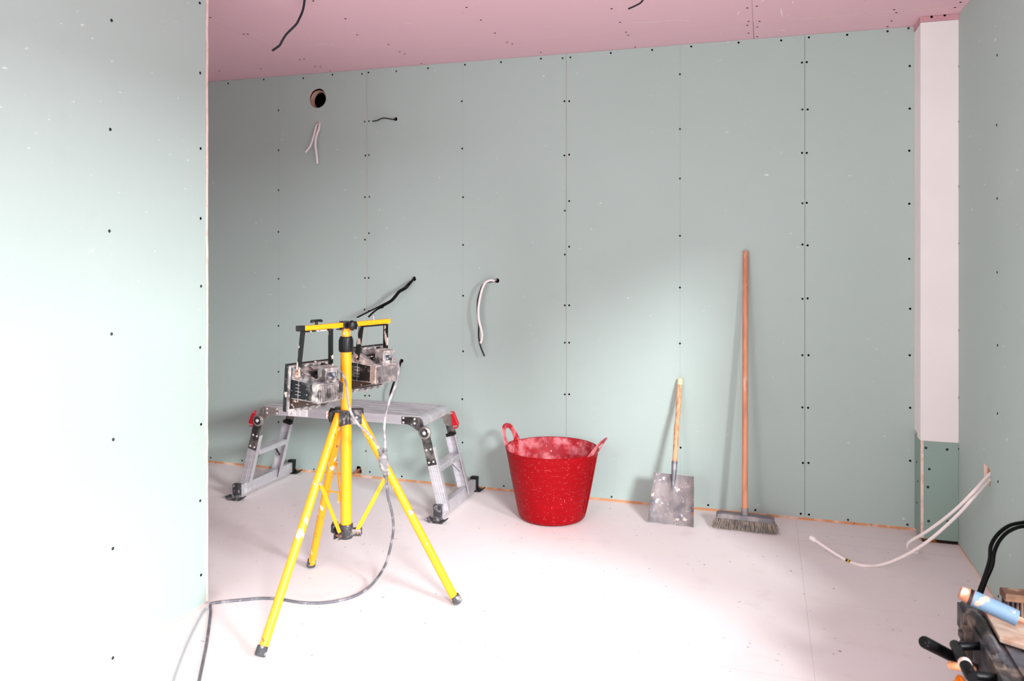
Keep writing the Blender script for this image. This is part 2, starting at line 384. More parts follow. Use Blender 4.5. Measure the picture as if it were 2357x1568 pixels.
# --- ceiling boards
ya = 3.879
cb = [panel('plasterboard', rect(*r_), [], (0, 0, CZ), (1, 0, 0), (0, 1, 0), (0, 0, T), [m_pink, m_core], cei) for r_ in
      ((-2.45, .3, -.0505, WY+.03), (-.0495, .3, WX+.01, 3.872), (-.0485, ya, WX+.01, WY+.03), (-4.4, .3, -2.452, WY+.03), (-4.4, -2.45, WX+.01, .298))]
for u, v in ((484,40),(561,78),(570,78),(795,43),(822,80),(1074,17),(1107,46),(1139,76),(1167,97),(1179,101),(1408,20),(1427,51),(1441,74),(1446,81),(1462,108),(920,119),(932,124),(690,137),(700,136),(725,153),(737,153),(760,163),(721,2),(894,102),(970,146),(600,158),(1245,120),(505,163)):
    screw(pc(u, v)+Vector((0, 0, -.0006)), (0, 0, -1), cb[0])
for u, v in ((1720,18),(1723,49),(1723,76),(1720,58)): screw(pc(u, v)+Vector((0, 0, -.0006)), (0, 0, -1), cb[0])
for u, v in ((1742,14),(1748,49),(2058,22),(2063,29),(2198,17),(2211,5)): screw(pc(u, v)+Vector((0, 0, -.0006)), (0, 0, -1), cb[1])
for u, v in ((1743,62),(1743,84),(2052,48),(2043,61)): screw(pc(u, v)+Vector((0, 0, -.0006)), (0, 0, -1), cb[2])
m_scuff = mat('scuff', (250, 240, 240), .9)
def scuff(pts, wd):
    P = spline([pc(u, v)+Vector((0, 0, -.0004)) for u, v in pts], 5); b = MB(); vs = []
    for i, p in enumerate(P):
        t = (P[min(i+1, len(P)-1)]-P[max(i-1, 0)]).normalized(); nn = t.cross(Vector((0, 0, 1)))
        ww = wd*(.35+.65*math.sin(math.pi*(i+.5)/len(P)))*random.uniform(.6, 1.2); vs += [p+nn*ww, p-nn*ww]
    b.add(vs, [(2*i, 2*i+1, 2*i+3, 2*i+2) for i in range(len(P)-1)])
    b.build('scuff_mark', m_scuff, cb[0] if pts[0][0] < 1733 else cb[1])
scuff([(1453,52),(1490,51),(1530,48),(1565,46),(1580,47),(1585,50)], .0022)
for pts in ([(726,103),(742,101),(755,100)], [(758,104),(769,103)], [(932,53),(948,54)], [(1797,18),(1799,30),(1801,38)], [(1697,33),(1703,26)], [(1752,4),(1758,0)], [(1824,8),(1826,2)], [(1786,68),(1800,69),(1810,71)], [(1812,37),(1817,34)]):
    scuff(pts, .0025)

# ------------------------------------------------------------------ cables from the walls and the ceiling
m_cw = mat('white_cable', (238, 226, 224), .5)
m_cg = mat('grey_cable', (36, 34, 39), .5, spec=.3)
m_cb = mat('black_cable', (10, 9, 12), .5, spec=.15)
m_cu = mat('copper', (196, 130, 100), .4, .6, [((120, 70, 52), 60, .5, .65, .6)])
def cable(name, pts, r, m, label, cat='cable', group=None, tipm=m_cu, ov=1):
    P = spline(pts, 8); b = MB(); b.rings(P, r, 10); o = b.build(name, m)
    tag(o, label, cat, group)
    t = (P[-1]-P[-2]).normalized()
    MB().cyl(P[-1]-t*.0005, P[-1]+t*.0015, r*.55, n=8).build('cut_end', tipm, o)
    return o
def wpts(L): return [pw(u, v, off) for u, v, off in L]
cable('electric_cable', [pw(731.5, 283, -.03)]+wpts([(730.5,286,.004),(728,290,.016),(724,305,.028),(719,324,.032),(713,338,.032),(703,351,.028)]), .0056, m_cw, 'white cable stub below the round vent hole, ending lower left of its twin')
cable('electric_cable', [pw(735.5, 282, -.03)]+wpts([(735.5,285,.006),(734,297,.020),(728.5,313,.026),(726,332,.028),(728.6,356,.028),(730.7,377,.026)]), .0066, m_cw, 'white cable stub below the round vent hole, hanging straight down')
cable('electric_cable', [pw(911, 272, -.03)]+wpts([(909,275,.002),(903,275,.02),(893,273,.032),(883,272,.038),(875,274,.04),(868,277.5,.04),(857,279,.04)]), .0036, m_cg, 'short dark grey cable wriggling left from a high hole in the back wall')
cable('electric_cable', [pw(955, 641, -.03)]+wpts([(952,643,.01),(945,652,.035),(935,664,.06),(920,673,.08),(910,685,.09),(901,694,.10),(880,706,.11),(863,716,.12),(848,730,.13)]), .0052, m_cb, 'black cable taped to its twin, the shorter tail above the work light')
cable('electric_cable', [pw(951, 641, -.03)]+wpts([(954,641,.012),(942,651,.04),(931,662,.065),(918,670,.085),(908,682,.095),(898,692,.105),(876,704,.12),(850,717,.13),(822,731,.14)]), .0045, m_cb, 'black cable taped to its twin, the longer tail reaching left')
tp = [pw(u, v, o__) for u, v, o__ in ((881,704.5,.116),(876.5,707.5,.118))]
tag(MB().rings([tp[0], tp[1]], [.0105, .0105], 12).build('tape_band', m_cb), 'black tape band round the two black cables', 'tape')
cable('electric_cable', [pw(1146, 646, -.03)]+wpts([(1141,648,.008),(1128,648,.03),(1113,654,.05),(1106,668,.056),(1100,690,.058),(1099,715,.056),(1102,745,.05),(1102,775,.046),(1106,797,.045),(1115,820,.045)]), .0045, m_cg, 'dark grey cable curving down beside a white one on the back wall', tipm=m_cg)
cable('electric_cable', [pw(1143, 644, -.03)]+wpts([(1138,647,.012),(1130,645,.035),(1118,650,.055),(1110,665,.064),(1104,690,.068),(1101,715,.068),(1103,740,.066),(1109,765,.062),(1109,780,.06),(1106,790,.06)]), .0066, m_cw, 'white cable curving down in front of a dark one on the back wall', tipm=m_cw)
cable('electric_cable', [pw(925, 830, -.03)]+wpts([(923,832,.006),(919,845,.03),(912,865,.045),(904,888,.05),(899,905,.05),(898,922,.045)]), .0054, m_cb, 'black cable stub hanging low on the back wall behind the right floodlight', tipm=m_cb)
cc = [pc(702, -14)+Vector((0, 0, .03)), pc(702, -13)]
cc += [pd(u, v, d) for u, v, d in ((698,20,3.38),(688,45,3.42),(680,58,3.43),(660,78,3.44),(650,93,3.45),(643,105,3.45),(627,116.5,3.46))]
cable('electric_cable', cc, .0050, m_cg, 'dark cable hanging from the ceiling above the vent hole')
cc = [pc(1490, -20)+Vector((0, 0, .03)), pc(1489, -18)]+[pd(u, v, d) for u, v, d in ((1482,-4,3.2),(1475,6,3.22),(1463,13,3.23),(1446,20.5,3.24))]
cable('electric_cable', cc, .0038, m_cg, 'short dark cable hanging from the ceiling near the top middle')
# copper pipe stub in the notch
pp = pw(827, 1081, 0)
o_ = MB().rings([pp+Vector((.004, .05, 0)), pp+Vector((0, 0, 0)), pw(814, 1089, .07)], .0075, 14).build('copper_pipe', m_cu); tag(o_, 'short copper pipe stub poking from a notch at the foot of the back wall', 'pipe')

# white pipes from the right wall
def mk_pipe(pts, label):
    o = MB().tube(pts, .0064, 12).build('water_pipe', mat('white_plastic_pipe', (240, 230, 226), .35)); tag(o, label, 'pipe'); return o
P1 = [hr+Vector((.05, .0, .02)), pr(2279, 1103, 0), pd(2240,1146.5,3.03), pd(2205,1185,3.08), pd(2147,1237.4,3.16), pd(2103,1268,3.23), pd(2059.3,1290,3.29), pd(2026,1300.5,3.325), pf(1993.5,1302.5,.0066), pd(1960.6,1295.5,3.37), pd(1927.7,1278,3.42), pd(1879.5,1246,3.49), pd(1875,1243,3.495)]
p1 = mk_pipe(P1, 'long white pipe looping low over the floor from the right wall, with yellow tape band')
tt = (P1[-1]-P1[-3]).normalized()
MB().rings([P1[-1]-tt*.006, P1[-1], P1[-1]+tt*.018, P1[-1]+tt*.022], [.0085, .0105, .0105, .008], 14).build('end_cap', mat('white_cap', (244, 238, 236), .4), p1)
SP = spline(P1, 8); best = min(range(len(SP)), key=lambda i: (SP[i]-pd(1953, 1292.5, 3.38)).length)
d_ = (SP[best+1]-SP[best-1]).normalized()
MB().rings([SP[best]-d_*.010, SP[best]+d_*.012], .0071, 14).build('tape_band', mat('yellow_black_tape', (214, 180, 30), .5, 0, [((20, 20, 14), 120, .5, .52, 1, 2)]), p1)
P2 = [hr+Vector((.05, .0, .035)), pr(2279, 1091.5, 0), pd(2240,1133,3.02), pd(2205,1168,3.09), pd(2165,1201,3.18), pd(2125,1229,3.27), pd(2100,1243,3.33), pd(2090,1252.5,3.36), pd(2091,1261,3.38), pd(2099,1267,3.42), pf(2109,1268.5,.010)]
p2 = mk_pipe(P2, 'shorter white pipe from the right wall, bending back to the corner')
e_ = P2[-1]
MB().rings([Vector((e_.x, e_.y, .0005)), Vector((e_.x, e_.y, .018)), Vector((e_.x, e_.y, .024))], [.0125, .0125, .009], 16).build('end_cap', mat('white_cap_b', (236, 230, 226), .4), p2)

# black cables at the right edge
wa = pr(2385, 1204)
cA = [wa+Vector((.03, .0, 0)), wa, pd(2357,1203,2.60), pd(2323.7,1210,2.56), pd(2297,1230,2.53), pd(2281,1256.7,2.51), pd(2278,1288.7,2.50), pd(2267.7,1323,2.50), pd(2254,1360.7,2.51), pd(2238,1400,2.53), pd(2226,1432,2.56), pf(2222,1500,.006), pf(2235,1508,.006)]
cB = [wa+Vector((.03, -.02, -.02)), wa+Vector((0, -.02, -.02)), pd(2357,1212,2.58), pd(2323.7,1222.5,2.54), pd(2302,1243,2.51), pd(2289,1270,2.49), pd(2283.7,1302,2.48), pd(2270,1334,2.49), pd(2259.7,1363,2.50), pd(2246,1400,2.52), pd(2236,1432,2.55), pf(2234,1498,.006), pf(2250,1512,.006)]
cable('power_cable', cA, .0058, m_cb, 'outer of two black cables arching from the right wall to the floor', tipm=m_cb)
cable('power_cable', cB, .0058, m_cb, 'inner of two black cables arching from the right wall to the floor', tipm=m_cb)

# ------------------------------------------------------------------ work light
m_yel = mat('yellow_paint', (250, 160, 14), .34, 0, [((238, 226, 216), 38, .69, .71, .9, 4, (1, 1, .35)), ((120, 78, 50), 60, .70, .72, .8, 4, (1, 1, .5))], spec=.5)
def leg_paint(foot, seed):
    m = m_yel.copy(); m.name = 'yellow_leg_paint'; return m
m_yel_leg = mat('yellow_worn_paint', (250, 160, 14), .34, 0, [((236, 220, 208), 26, .64, .665, .9, 4, (1, 1, .45)), ((104, 66, 44), 45, .67, .69, .85, 4, (1, 1, .5))], spec=.5)
m_blk = mat('black_plastic', (8, 8, 10), .45, 0, [((190, 178, 170), 60, .68, .72, .7), ((90, 86, 84), 25, .5, .8, .4)])
m_blkm = mat('dusty_black_steel', (7, 6, 8), .4, 0, [((226, 204, 192), 30, .66, .69, .85, 5, (1, 1, .7)), ((120, 104, 96), 80, .6, .68, .6)])
m_hub = mat('dark_grey_bracket', (66, 64, 66), .45, .3, [((180, 170, 164), 40, .55, .68, .7), ((40, 38, 40), 20, .5, .7, .5)])
m_rub = mat('grey_rubber', (66, 66, 70), .7, 0, [((176, 170, 166), 55, .52, .66, .8)])
m_alu = mat('dusty_cast_aluminium', (160, 154, 154), .38, .45, [((232, 218, 210), 34, .48, .64, .75), ((56, 48, 46), 22, .54, .62, .8), ((250, 244, 238), 120, .68, .72, .9)])
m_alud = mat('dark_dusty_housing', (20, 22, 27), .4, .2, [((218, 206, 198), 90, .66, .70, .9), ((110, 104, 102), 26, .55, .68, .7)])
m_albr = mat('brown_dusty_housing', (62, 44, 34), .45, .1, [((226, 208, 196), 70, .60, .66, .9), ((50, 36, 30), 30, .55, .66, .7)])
m_grip = mat('speckled_strap', (7, 6, 8), .4, 0, [((232, 208, 194), 30, .56, .58, .95, 5, (1, 1, .5))])
m_cord = mat('dusty_cord', (138, 132, 134), .55, 0, [((206, 198, 196), 30, .45, .6, .7), ((96, 94, 98), 18, .55, .7, .6)])
m_cordd = mat('dark_dusty_cord', (98, 98, 104), .55, 0, [((160, 156, 158), 30, .5, .62, .7), ((66, 66, 72), 18, .55, .7, .6)])
m_bolt = mat('bolt_steel', (190, 186, 184), .35, .7)
m_glass = mat('lamp_glass', (200, 206, 210), .08, 0, transmission=.6)

CT = Vector((-1.487, 2.622, 0))
wlg = empty('work_light', CT, 'yellow tripod work light with two dusty floodlights on a crossbar', 'work light')
def up(z): return Vector((CT.x, CT.y, z))
MB().cyl(up(.268), up(.97), .0205, n=28).build('lower_pole', m_yel, wlg)
MB().cyl(up(.95), up(1.040), .0158, n=28).build('upper_pole', m_yel, wlg)
b = MB(); b.rings([up(.953), up(.956), up(1.002), up(1.010)], [.0245, .0262, .0250, .0215], 32)
for k in range(10):
    a = 2*math.pi*k/10; q = Vector((math.cos(a), math.sin(a), 0))*.0252
    b.cyl(up(.957)+q, up(.998)+q, .0022, n=6)
b.build('clamp_collar', m_blk, wlg)
MB().cyl(up(1.022)+Vector((.002, -.0158, 0)), up(1.022)+Vector((.0025, -.019, 0)), .004, n=12).build('rivet', m_bolt, wlg)
# hub
feet = [Vector((-1.561, 2.193, 0)), Vector((-1.811, 2.900, 0)), Vector((-1.089, 2.757, 0))]
hb = MB(); hb.rings([up(.685), up(.735)], .0245, 28)
for f in feet:
    d = (f-CT).normalized(); s_ = Vector((-d.y, d.x, 0))
    for sg in (-1, 1): hb.bar(up(.712)+d*.018+s_*sg*.0205, up(.712)+d*.062+s_*sg*.0205, .004, .052)
    hb.bar(up(.737)+d*.018, up(.737)+d*.058, .044, .004)
hub = hb.build('leg_hub', m_hub, wlg, bevel=.001)
for f in feet:
    d = (f-CT).normalized(); s_ = Vector((-d.y, d.x, 0))
    MB().cyl(up(.712)+d*.044-s_*.026, up(.712)+d*.044+s_*.026, .0042, n=12).build('rivet', m_bolt, hub)
# hub knob (camera left)
k0 = up(.715)+Vector((-.024, -.008, 0)); kd = Vector((-.93, -.2, 0)).normalized()
b = MB(); b.cyl(k0, k0+kd*.03, .005, n=12); b.rings([k0+kd*.012, k0+kd*.016, k0+kd*.034, k0+kd*.038], [.006, .026, .028, .012], 7, smooth=False)
b.build('clamp_knob', m_blk, wlg, bevel=.002)
# legs and braces
colz = .287
for f in feet:
    d = (f-CT).normalized(); s_ = Vector((-d.y, d.x, 0))
    top = up(.728)+d*.040; ax = (f+Vector((0, 0, .002))-top); L_ = ax.length; an = ax.normalized()
    leg = MB().rings([top, f-an*.03], .0152, 22).build('leg', m_yel_leg, wlg)
    fe = f+Vector((0, 0, .0)); p0 = fe-an*.036; p1_ = fe-an*.0
    ft = MB(); ft.rings([p0, p0+an*.002, fe-an*.006-Vector((0,0,0)), fe-an*.004], [.0155, .0178, .0182, .015], 20)
    ftb = ft.build('rubber_foot', m_rub, leg)
    ftb.location.z += .008
    q = top+ax*.31; cz = up(colz)+d*.042
    off = s_*(.019 if f is not feet[1] else -.019)
    if f is feet[2]: off = -s_*.019
    MB().bar(q+off, cz+off*.35, .0035, .015, up=s_.cross((cz-q).normalized())).build('brace', m_yel, wlg, bevel=.0008)
    MB().cyl(q+off*.4, q+off*1.25, .0062, n=14, bevel=.001).build('rivet', m_bolt, wlg)
# little hook on the far leg
h0 = feet[1].lerp(up(.728), .52)
MB().tube([h0, h0+Vector((.03, -.01, .004)), h0+Vector((.055, -.016, .004)), h0+Vector((.058, -.017, -.004)), h0+Vector((.054, -.016, -.035))], .0032, 8, 6).build('cord_hook', m_yel, wlg)
# bottom collar
b = MB(); b.rings([up(.258), up(.262), up(.308), up(.311)], [.024, .0255, .0255, .0245], 28)
for f in feet:
    d = (f-CT).normalized(); s_ = Vector((-d.y, d.x, 0)); sg = 1 if f is feet[0] else -1
    for q in (.006, -.014): b.bar(up(.280)+d*.022+s_*(q+.004)*sg, up(.280)+d*.058+s_*(q+.004)*sg, .003, .026)
col = b.build('brace_collar', m_hub, wlg, bevel=.001)
for f in (feet[0], feet[2]):
    d = (f-CT).normalized(); s_ = Vector((-d.y, d.x, 0))
    MB().cyl(up(.280)+d*.046-s_*.014, up(.280)+d*.046+s_*.014, .004, n=10).build('rivet', m_cu, col)
k0 = up(.292)+Vector((-.024, .004, 0)); kd = Vector((-.97, -.1, 0)).normalized()
b = MB(); b.cyl(k0, k0+kd*.025, .006, n=12); b.rings([k0+kd*.014, k0+kd*.02, k0+kd*.030, k0+kd*.034], [.008, .026, .026, .012], 6, smooth=False)
b.build('clamp_knob', m_blk, wlg, bevel=.002)

# crossbar
BD = Vector((.389, .922, 0)).normalized(); FW = Vector((-BD.y, BD.x, 0)); ZU = Vector((0, 0, 1))
BL = Vector((-1.574, 2.433, 1.053)); BLEN = .422
MB().bar(BL+BD*.02, BL+BD*BLEN, .020, .0175).build('crossbar', m_yel, wlg, bevel=.0012)
MB().bar(BL, BL+BD*.026, .022, .0195).build('end_cap', m_blk, wlg, bevel=.0015)
sc_ = (CT-BL).dot(BD); cpt = BL+BD*sc_
b = MB(); b.bar(cpt-BD*.016, cpt+BD*.016, .030, .027); b.bar(cpt-BD*.03-ZU*.016, cpt+BD*.016-ZU*.016, .03, .004)
b.build('crossbar_clamp', m_hub, wlg, bevel=.0015)
kk = cpt+BD*.004-FW*.012; kd = (-FW*1.0-BD*.1).normalized()
b = MB(); b.cyl(kk, kk+kd*.03, .0085, n=14)
b.rings([kk+kd*.024, kk+kd*.027, kk+kd*.043, kk+kd*.046], [.010, .0165, .0165, .010], 8, smooth=False)
for k in range(7):
    a = 2*math.pi*k/7; q = (BD*math.cos(a)+ZU*math.sin(a))*.0155
    b.cyl(kk+kd*.027+q, kk+kd*.043+q, .0035, n=8)
b.build('clamp_knob', m_blk, wlg)
# T knob and bolt
tk = BL+BD*.081+ZU*.008
b = MB(); b.cyl(tk, tk+ZU*.012, .0055, n=12); b.cyl(tk+ZU*.009-BD*.019, tk+ZU*.017-BD*.019, .007, n=10); b.bar(tk+ZU*.0155-BD*.02, tk+ZU*.0155+BD*.02, .012, .008); b.cyl(tk+ZU*.009+BD*.019, tk+ZU*.017+BD*.019, .007, n=10)
b.build('wing_knob', m_blkm, wlg, bevel=.001)
bk = BL+BD*.343+ZU*.008
MB().cyl(bk, bk+ZU*.006, .007, n=6, smooth=False).cyl(bk, bk+ZU*.018, .0035, n=10).build('bolt', m_alu, wlg)
for s_0 in (.081, .343):
    q = BL+BD*s_0-ZU*.008; MB().cyl(q, q-ZU*.008, .006, n=6, smooth=False).build('nut', m_alu, wlg)

def flood(s0, tilt, zc):
    base = BL+BD*s0
    X = FW.copy(); Y = -BD
    fl = empty('floodlight', (base.x, base.y, zc)); setp(fl, wlg)
    Rb = Matrix((X, Y, ZU)).transposed().to_4x4()
    M = Matrix.Translation((base.x, base.y, zc)) @ Rb @ Matrix.Rotation(-math.radians(tilt), 4, 'Y')
    M0 = Matrix.Translation((base.x, base.y, zc)) @ Rb
    # frame
    W, Hh = .093, .086
    b = MB(); b.box((.052, -W, -Hh), (.066, W, -Hh+.012)); b.box((.052, -W, Hh-.012), (.066, W, Hh)); b.box((.052, -W, -Hh+.012), (.066, -W+.012, Hh-.012)); b.box((.052, W-.012, -Hh+.012), (.066, W, Hh-.012))
    b.build('bezel', m_blkm, fl, bevel=.0015, M=M)
    b = MB(); b.box((.040, -W+.004, -Hh+.003), (.052, W-.004, -Hh+.011)); b.box((.040, -W+.004, Hh-.011), (.052, W-.004, Hh-.003)); b.box((.040, -W+.004, -Hh+.011), (.052, -W+.011, Hh-.011)); b.box((.040, W-.011, -Hh+.011), (.052, W-.004, Hh-.011))
    for yy in (-.06, -.03, 0, .03, .06): b.box((.030, yy-.006, Hh-.010), (.042, yy+.006, Hh-.003)); b.box((.030, yy-.005, -Hh+.001), (.044, yy+.005, -Hh+.009))
    b.cyl((.028, 0, -Hh+.004), (.050, 0, -Hh+.004), .006, n=10)
    b.build('flange', m_alu, fl, bevel=.001, M=M)
    MB().box((.060, -W+.01, -Hh+.01), (.063, W-.01, Hh-.01)).build('front_glass', m_glass, fl, M=M)
    # body: eight-sided section lofted backwards
    def sec(x, w_, hs, ht, wt): return [(x, w_, -hs), (x, w_, hs), (x, wt, ht), (x, -wt, ht), (x, -w_, hs), (x, -w_, -hs), (x, -wt, -ht), (x, wt, -ht)]
    secs = [sec(.046, .080, .034, .074, .074), sec(.040, .078, .034, .072, .072), sec(-.050, .056, .031, .040, .046), sec(-.078, .054, .030, .036, .048)]
    vs = [p for s_ in secs for p in s_]; fs = []; sidef = []
    for i in range(3):
        for k in range(8):
            fs.append((i*8+k, i*8+(k+1) % 8, (i+1)*8+(k+1) % 8, (i+1)*8+k))
    me = MB(); me.add(vs, fs+[tuple(range(8)), tuple(24+k for k in range(8))])
    body = me.build('housing', [m_alu, m_alud, m_albr], fl, bevel=.0025, M=M)
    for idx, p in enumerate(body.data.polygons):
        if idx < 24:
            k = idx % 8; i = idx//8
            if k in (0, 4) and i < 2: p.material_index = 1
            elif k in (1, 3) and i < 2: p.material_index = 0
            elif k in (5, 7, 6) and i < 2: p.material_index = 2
    # raised ridges framing the side panel
    b = MB()
    for sg in (1, -1):
        b.bar((.042, sg*.0785, .035), (-.052, sg*.0565, .032), .004, .004); b.bar((.042, sg*.0785, -.035), (-.052, sg*.0565, -.031), .003, .003)
        b.bar((.043, sg*.074, .073), (-.050, sg*.047, .041), .006, .005)
        for zz in (.018, .006, -.006, -.018): b.bar((.022, sg*.0745, zz), (-.002, sg*.069, zz), .002, .0022)
        b.bar((.008, sg*.0715, -.034), (.008, sg*.0715, .034), .0016, .002, up=(1, 0, 0))
    # rear cooling fins
    for k in range(15):
        yy = -.049+.098*k/14; b.box((-.090, yy-.0015, -.029), (-.076, yy+.0015, .030))
    b.build('cooling_fins', m_alu, fl, bevel=.0006, M=M)
    # upper fins in front of the junction box
    b = MB()
    for k in range(7):
        xx = .028-.011*k; b.box((xx, -.040, .048-.006*k*.55), (xx+.003, .036, .066-.0015*k))
    b.box((-.05, -.052, .036), (.03, -.046, .072)); b.bar((.034, -.045, .076), (-.045, -.045, .062), .012, .012)
    b.build('top_fins', m_blkm, fl, bevel=.0006, M=M)
    # junction box
    jb = MB().box((-.083, -.026, .036), (-.033, .024, .088)).box((-.087, -.028, .080), (-.031, .026, .090)).box((-.086, -.034, .034), (-.03, .028, .040)).build('junction_box', m_alu, fl, bevel=.003, M=M)
    MB().box((-.0845, -.019, .052), (-.083, .012, .072)).build('rating_plate', mat('dark_plate', (48, 50, 56), .5, 0, [((150, 150, 156), 90, .5, .6, .8)]), fl, M=M)
    MB().cyl((-.060, -.024, .062), (-.060, -.040, .062), .008, n=12, bevel=.001).build('cable_gland', m_blk, fl, M=M)
    # strap bracket
    b = MB(); zt_ = 1.043-zc
    for sg in (-1, 1):
        b.bar((-.003, sg*.060, zt_), (.012, sg*.071, .046), .004, .026, up=(1, 0, 0))
    b.box((-.016, -.062, zt_-.004), (.010, .062, zt_))
    br = b.build('strap_bracket', m_grip, fl, bevel=.0008, M=M0)
    for sg in (-1, 1):
        MB().cyl((.012, sg*.069, .060), (.012, sg*.079, .060), .008, n=12, bevel=.0015).cyl((.013, sg*.069, .044), (.013, sg*.076, .044), .0065, n=10).build('pivot_bolt', mat('dusty_bolt', (150, 110, 90), .5, .2, [((230, 210, 196), 90, .5, .6, .8)]), fl, M=M0)
    return M @ Vector((-.060, -.040, .062))
g1 = flood(.081, 5, .833); g2 = flood(.343, 4, .868)

# cords
J0 = pd(882, 1037, 2.86); J1 = pd(887.5, 1099, 2.865)
c1 = [g1, pd(786,858,2.86), pd(797,885,2.80), pd(801,920,2.79), pd(808,950,2.79), pd(826,978,2.80), pd(852,1003,2.83), pd(866,1020,2.85), pd(873,1034,2.858)]
c2 = [g2, pd(906,822,3.00), pd(915,834,2.98), pd(917.5,855,2.95), pd(911,885,2.92), pd(899,915,2.90), pd(889,950,2.88), pd(884.5,985,2.87), pd(886.5,1015,2.86), pd(886.5,1033,2.86)]
MB().tube(c1, .0044, 12).build('lamp_cord', m_cord, wlg)
MB().tube(c2, .0044, 12).build('lamp_cord', m_cord, wlg)
b = MB()
for a_, b__ in ((pd(872.5,1033,2.858), pd(878,1046,2.858)), (pd(886.5,1032,2.86), pd(885.5,1046,2.86)), (pd(886.5,1088,2.865), pd(888.5,1101,2.865))):
    for k in range(5):
        q = Vector(a_).lerp(b__, (k+.5)/5); dd = (Vector(b__)-Vector(a_)).normalized()
        b.cyl(q-dd*.0016, q+dd*.0016, .0088-.0006*abs(k-2), n=14)
    b.cyl(a_, b__, .0068, n=14)
b.rings([pd(881,1042,2.86), pd(881.5,1047,2.86), pd(882,1058,2.86), pd(884,1072,2.86), pd(886,1085,2.865), pd(887,1092,2.865)], [.011, .0165, .0185, .017, .012, .008], 18, ov=1)
b.build('cord_splitter', mat('dusty_splitter', (124, 120, 121), .6, 0, [((178, 172, 170), 60, .48, .62, .8), ((70, 68, 72), 40, .58, .68, .7)]), wlg)
zf = .0052
c3 = [pd(888,1099,2.865), pd(890.5,1120,2.89), pd(893.5,1145,2.92), pd(901,1175,2.96), pd(905,1200,2.99), pd(904.5,1230,3.02), pd(897,1268,3.06), pd(888,1298,3.08), pf(872,1326,.04), pf(852,1350,.012), pf(820,1371,zf), pf(780,1383,zf), pf(735,1388.5,zf), pf(690,1387,zf), pf(650,1380.5,zf), pf(610,1377.5,zf), pf(560,1381,zf), pf(520,1385,zf), pf(492,1388.5,zf), pf(484,1392,zf), pf(484.5,1410,zf), pf(480,1450,zf), pf(474,1490,zf), pf(466,1530,zf), pf(456,1580,zf), pf(448,1640,zf)]
MB().tube(c3, .0052, 12).build('power_cord', m_cordd, wlg)
o_ = MB().tube([pf(476,1400,.004), pf(470,1405,.004), pf(452,1438,.004), pf(432,1480,.004), pf(412,1530,.004), pf(398,1572,.004), pf(380,1640,.004)], .0038, 10).build('thin_cable', mat('pale_thin_cable', (168, 176, 178), .5)); tag(o_, 'thin pale cable on the floor at the foot of the left partition', 'cable')

# ------------------------------------------------------------------ hop-up platform
m_al = mat('brushed_aluminium', (206, 204, 208), .42, .55, [((178, 174, 178), 5, .4, .7, .6, 4, (.4, 14, 14)), ((236, 234, 236), 12, .55, .7, .5)])
m_deck = mat('worn_deck', (176, 174, 178), .42, .5, [((232, 230, 232), 7, .42, .62, .8, 5, (1, 12, 1)), ((130, 126, 130), 9, .55, .7, .6, 5, (1, 10, 1))])
m_plate = mat('hinge_plate', (84, 84, 84), .25, .85, [((200, 196, 190), 14, .45, .6, .6)])
m_platel = mat('hinge_plate_light', (176, 170, 164), .3, .75, [((120, 112, 104), 14, .45, .6, .6)])
m_rv = mat('bright_rivet', (232, 230, 226), .35, .3)
m_red = mat('red_latch', (196, 16, 34), .3, .2, spec=.6)
m_footd = mat('dusty_grey_foot', (52, 52, 56), .6, 0, [((160, 156, 156), 40, .5, .64, .7), ((40, 40, 44), 30, .55, .66, .7)])
m_foot = mat('black_foot', (8, 8, 10), .5, 0, [((110, 108, 110), 40, .62, .72, .5)])
XL, XR, YF, YB, ZT = -2.575, -1.652, 3.650, 3.968, .497
sp_ = empty('step_platform', ((XL+XR)/2, (YF+YB)/2, 0), 'aluminium folding step platform with red latches behind the work light', 'step platform')
b = MB(); nb = 5; wy = (YB-YF-.02)/nb
for k in range(nb):
    y0 = YF+.010+k*wy
    prof = [(y0+.0015, ZT-.016), (y0+.0015, ZT-.003)]
    for q in range(6):
        yy = y0+.003+q*(wy-.006)/6; prof += [(yy, ZT), (yy+(wy-.006)/6*.6, ZT), (yy+(wy-.006)/6*.75, ZT-.0018), (yy+(wy-.006)/6*.95, ZT-.0018)]
    prof += [(y0+wy-.003, ZT), (y0+wy-.0015, ZT-.003), (y0+wy-.0015, ZT-.016)]
    b.prism([(y, z) for y, z in prof], ((XL+XR)/2, 0, 0), (0, 1, 0), (0, 0, 1), XR-XL-.03)
b.build('deck', m_deck, sp_)
def rail(y0, y1, nm, ysgn):
    b = MB(); b.box((XL+.012, y0, ZT-.046), (XR-.012, y1, ZT+.001))
    yo = y0 if ysgn < 0 else y1
    for zz in (.012, .020, .028, .036): b.box((XL+.014, yo-.0009, ZT-zz-.0012), (XR-.014, yo+.0009, ZT-zz+.0012))
    return b.build(nm, m_al, sp_, bevel=.0012)
fr = rail(YF, YF+.010, 'side_rail', -1); rail(YB-.010, YB, 'side_rail', 1)
for xe, sg in ((XL, -1), (XR, 1)):
    prof = [(-.022, ZT-.006), (-.022, ZT), (-.010, ZT+.001), (.006, ZT-.003), (.016, ZT-.010), (.022, ZT-.022), (.025, ZT-.044), (.018, ZT-.044), (.014, ZT-.022), (.002, ZT-.009)]
    b = MB(); b.prism([(a*sg+xe, z) for a, z in prof], (0, (YF+YB)/2, 0), (1, 0, 0), (0, 0, 1), YB-YF-.016)
    b.build('end_cap', m_al, sp_)
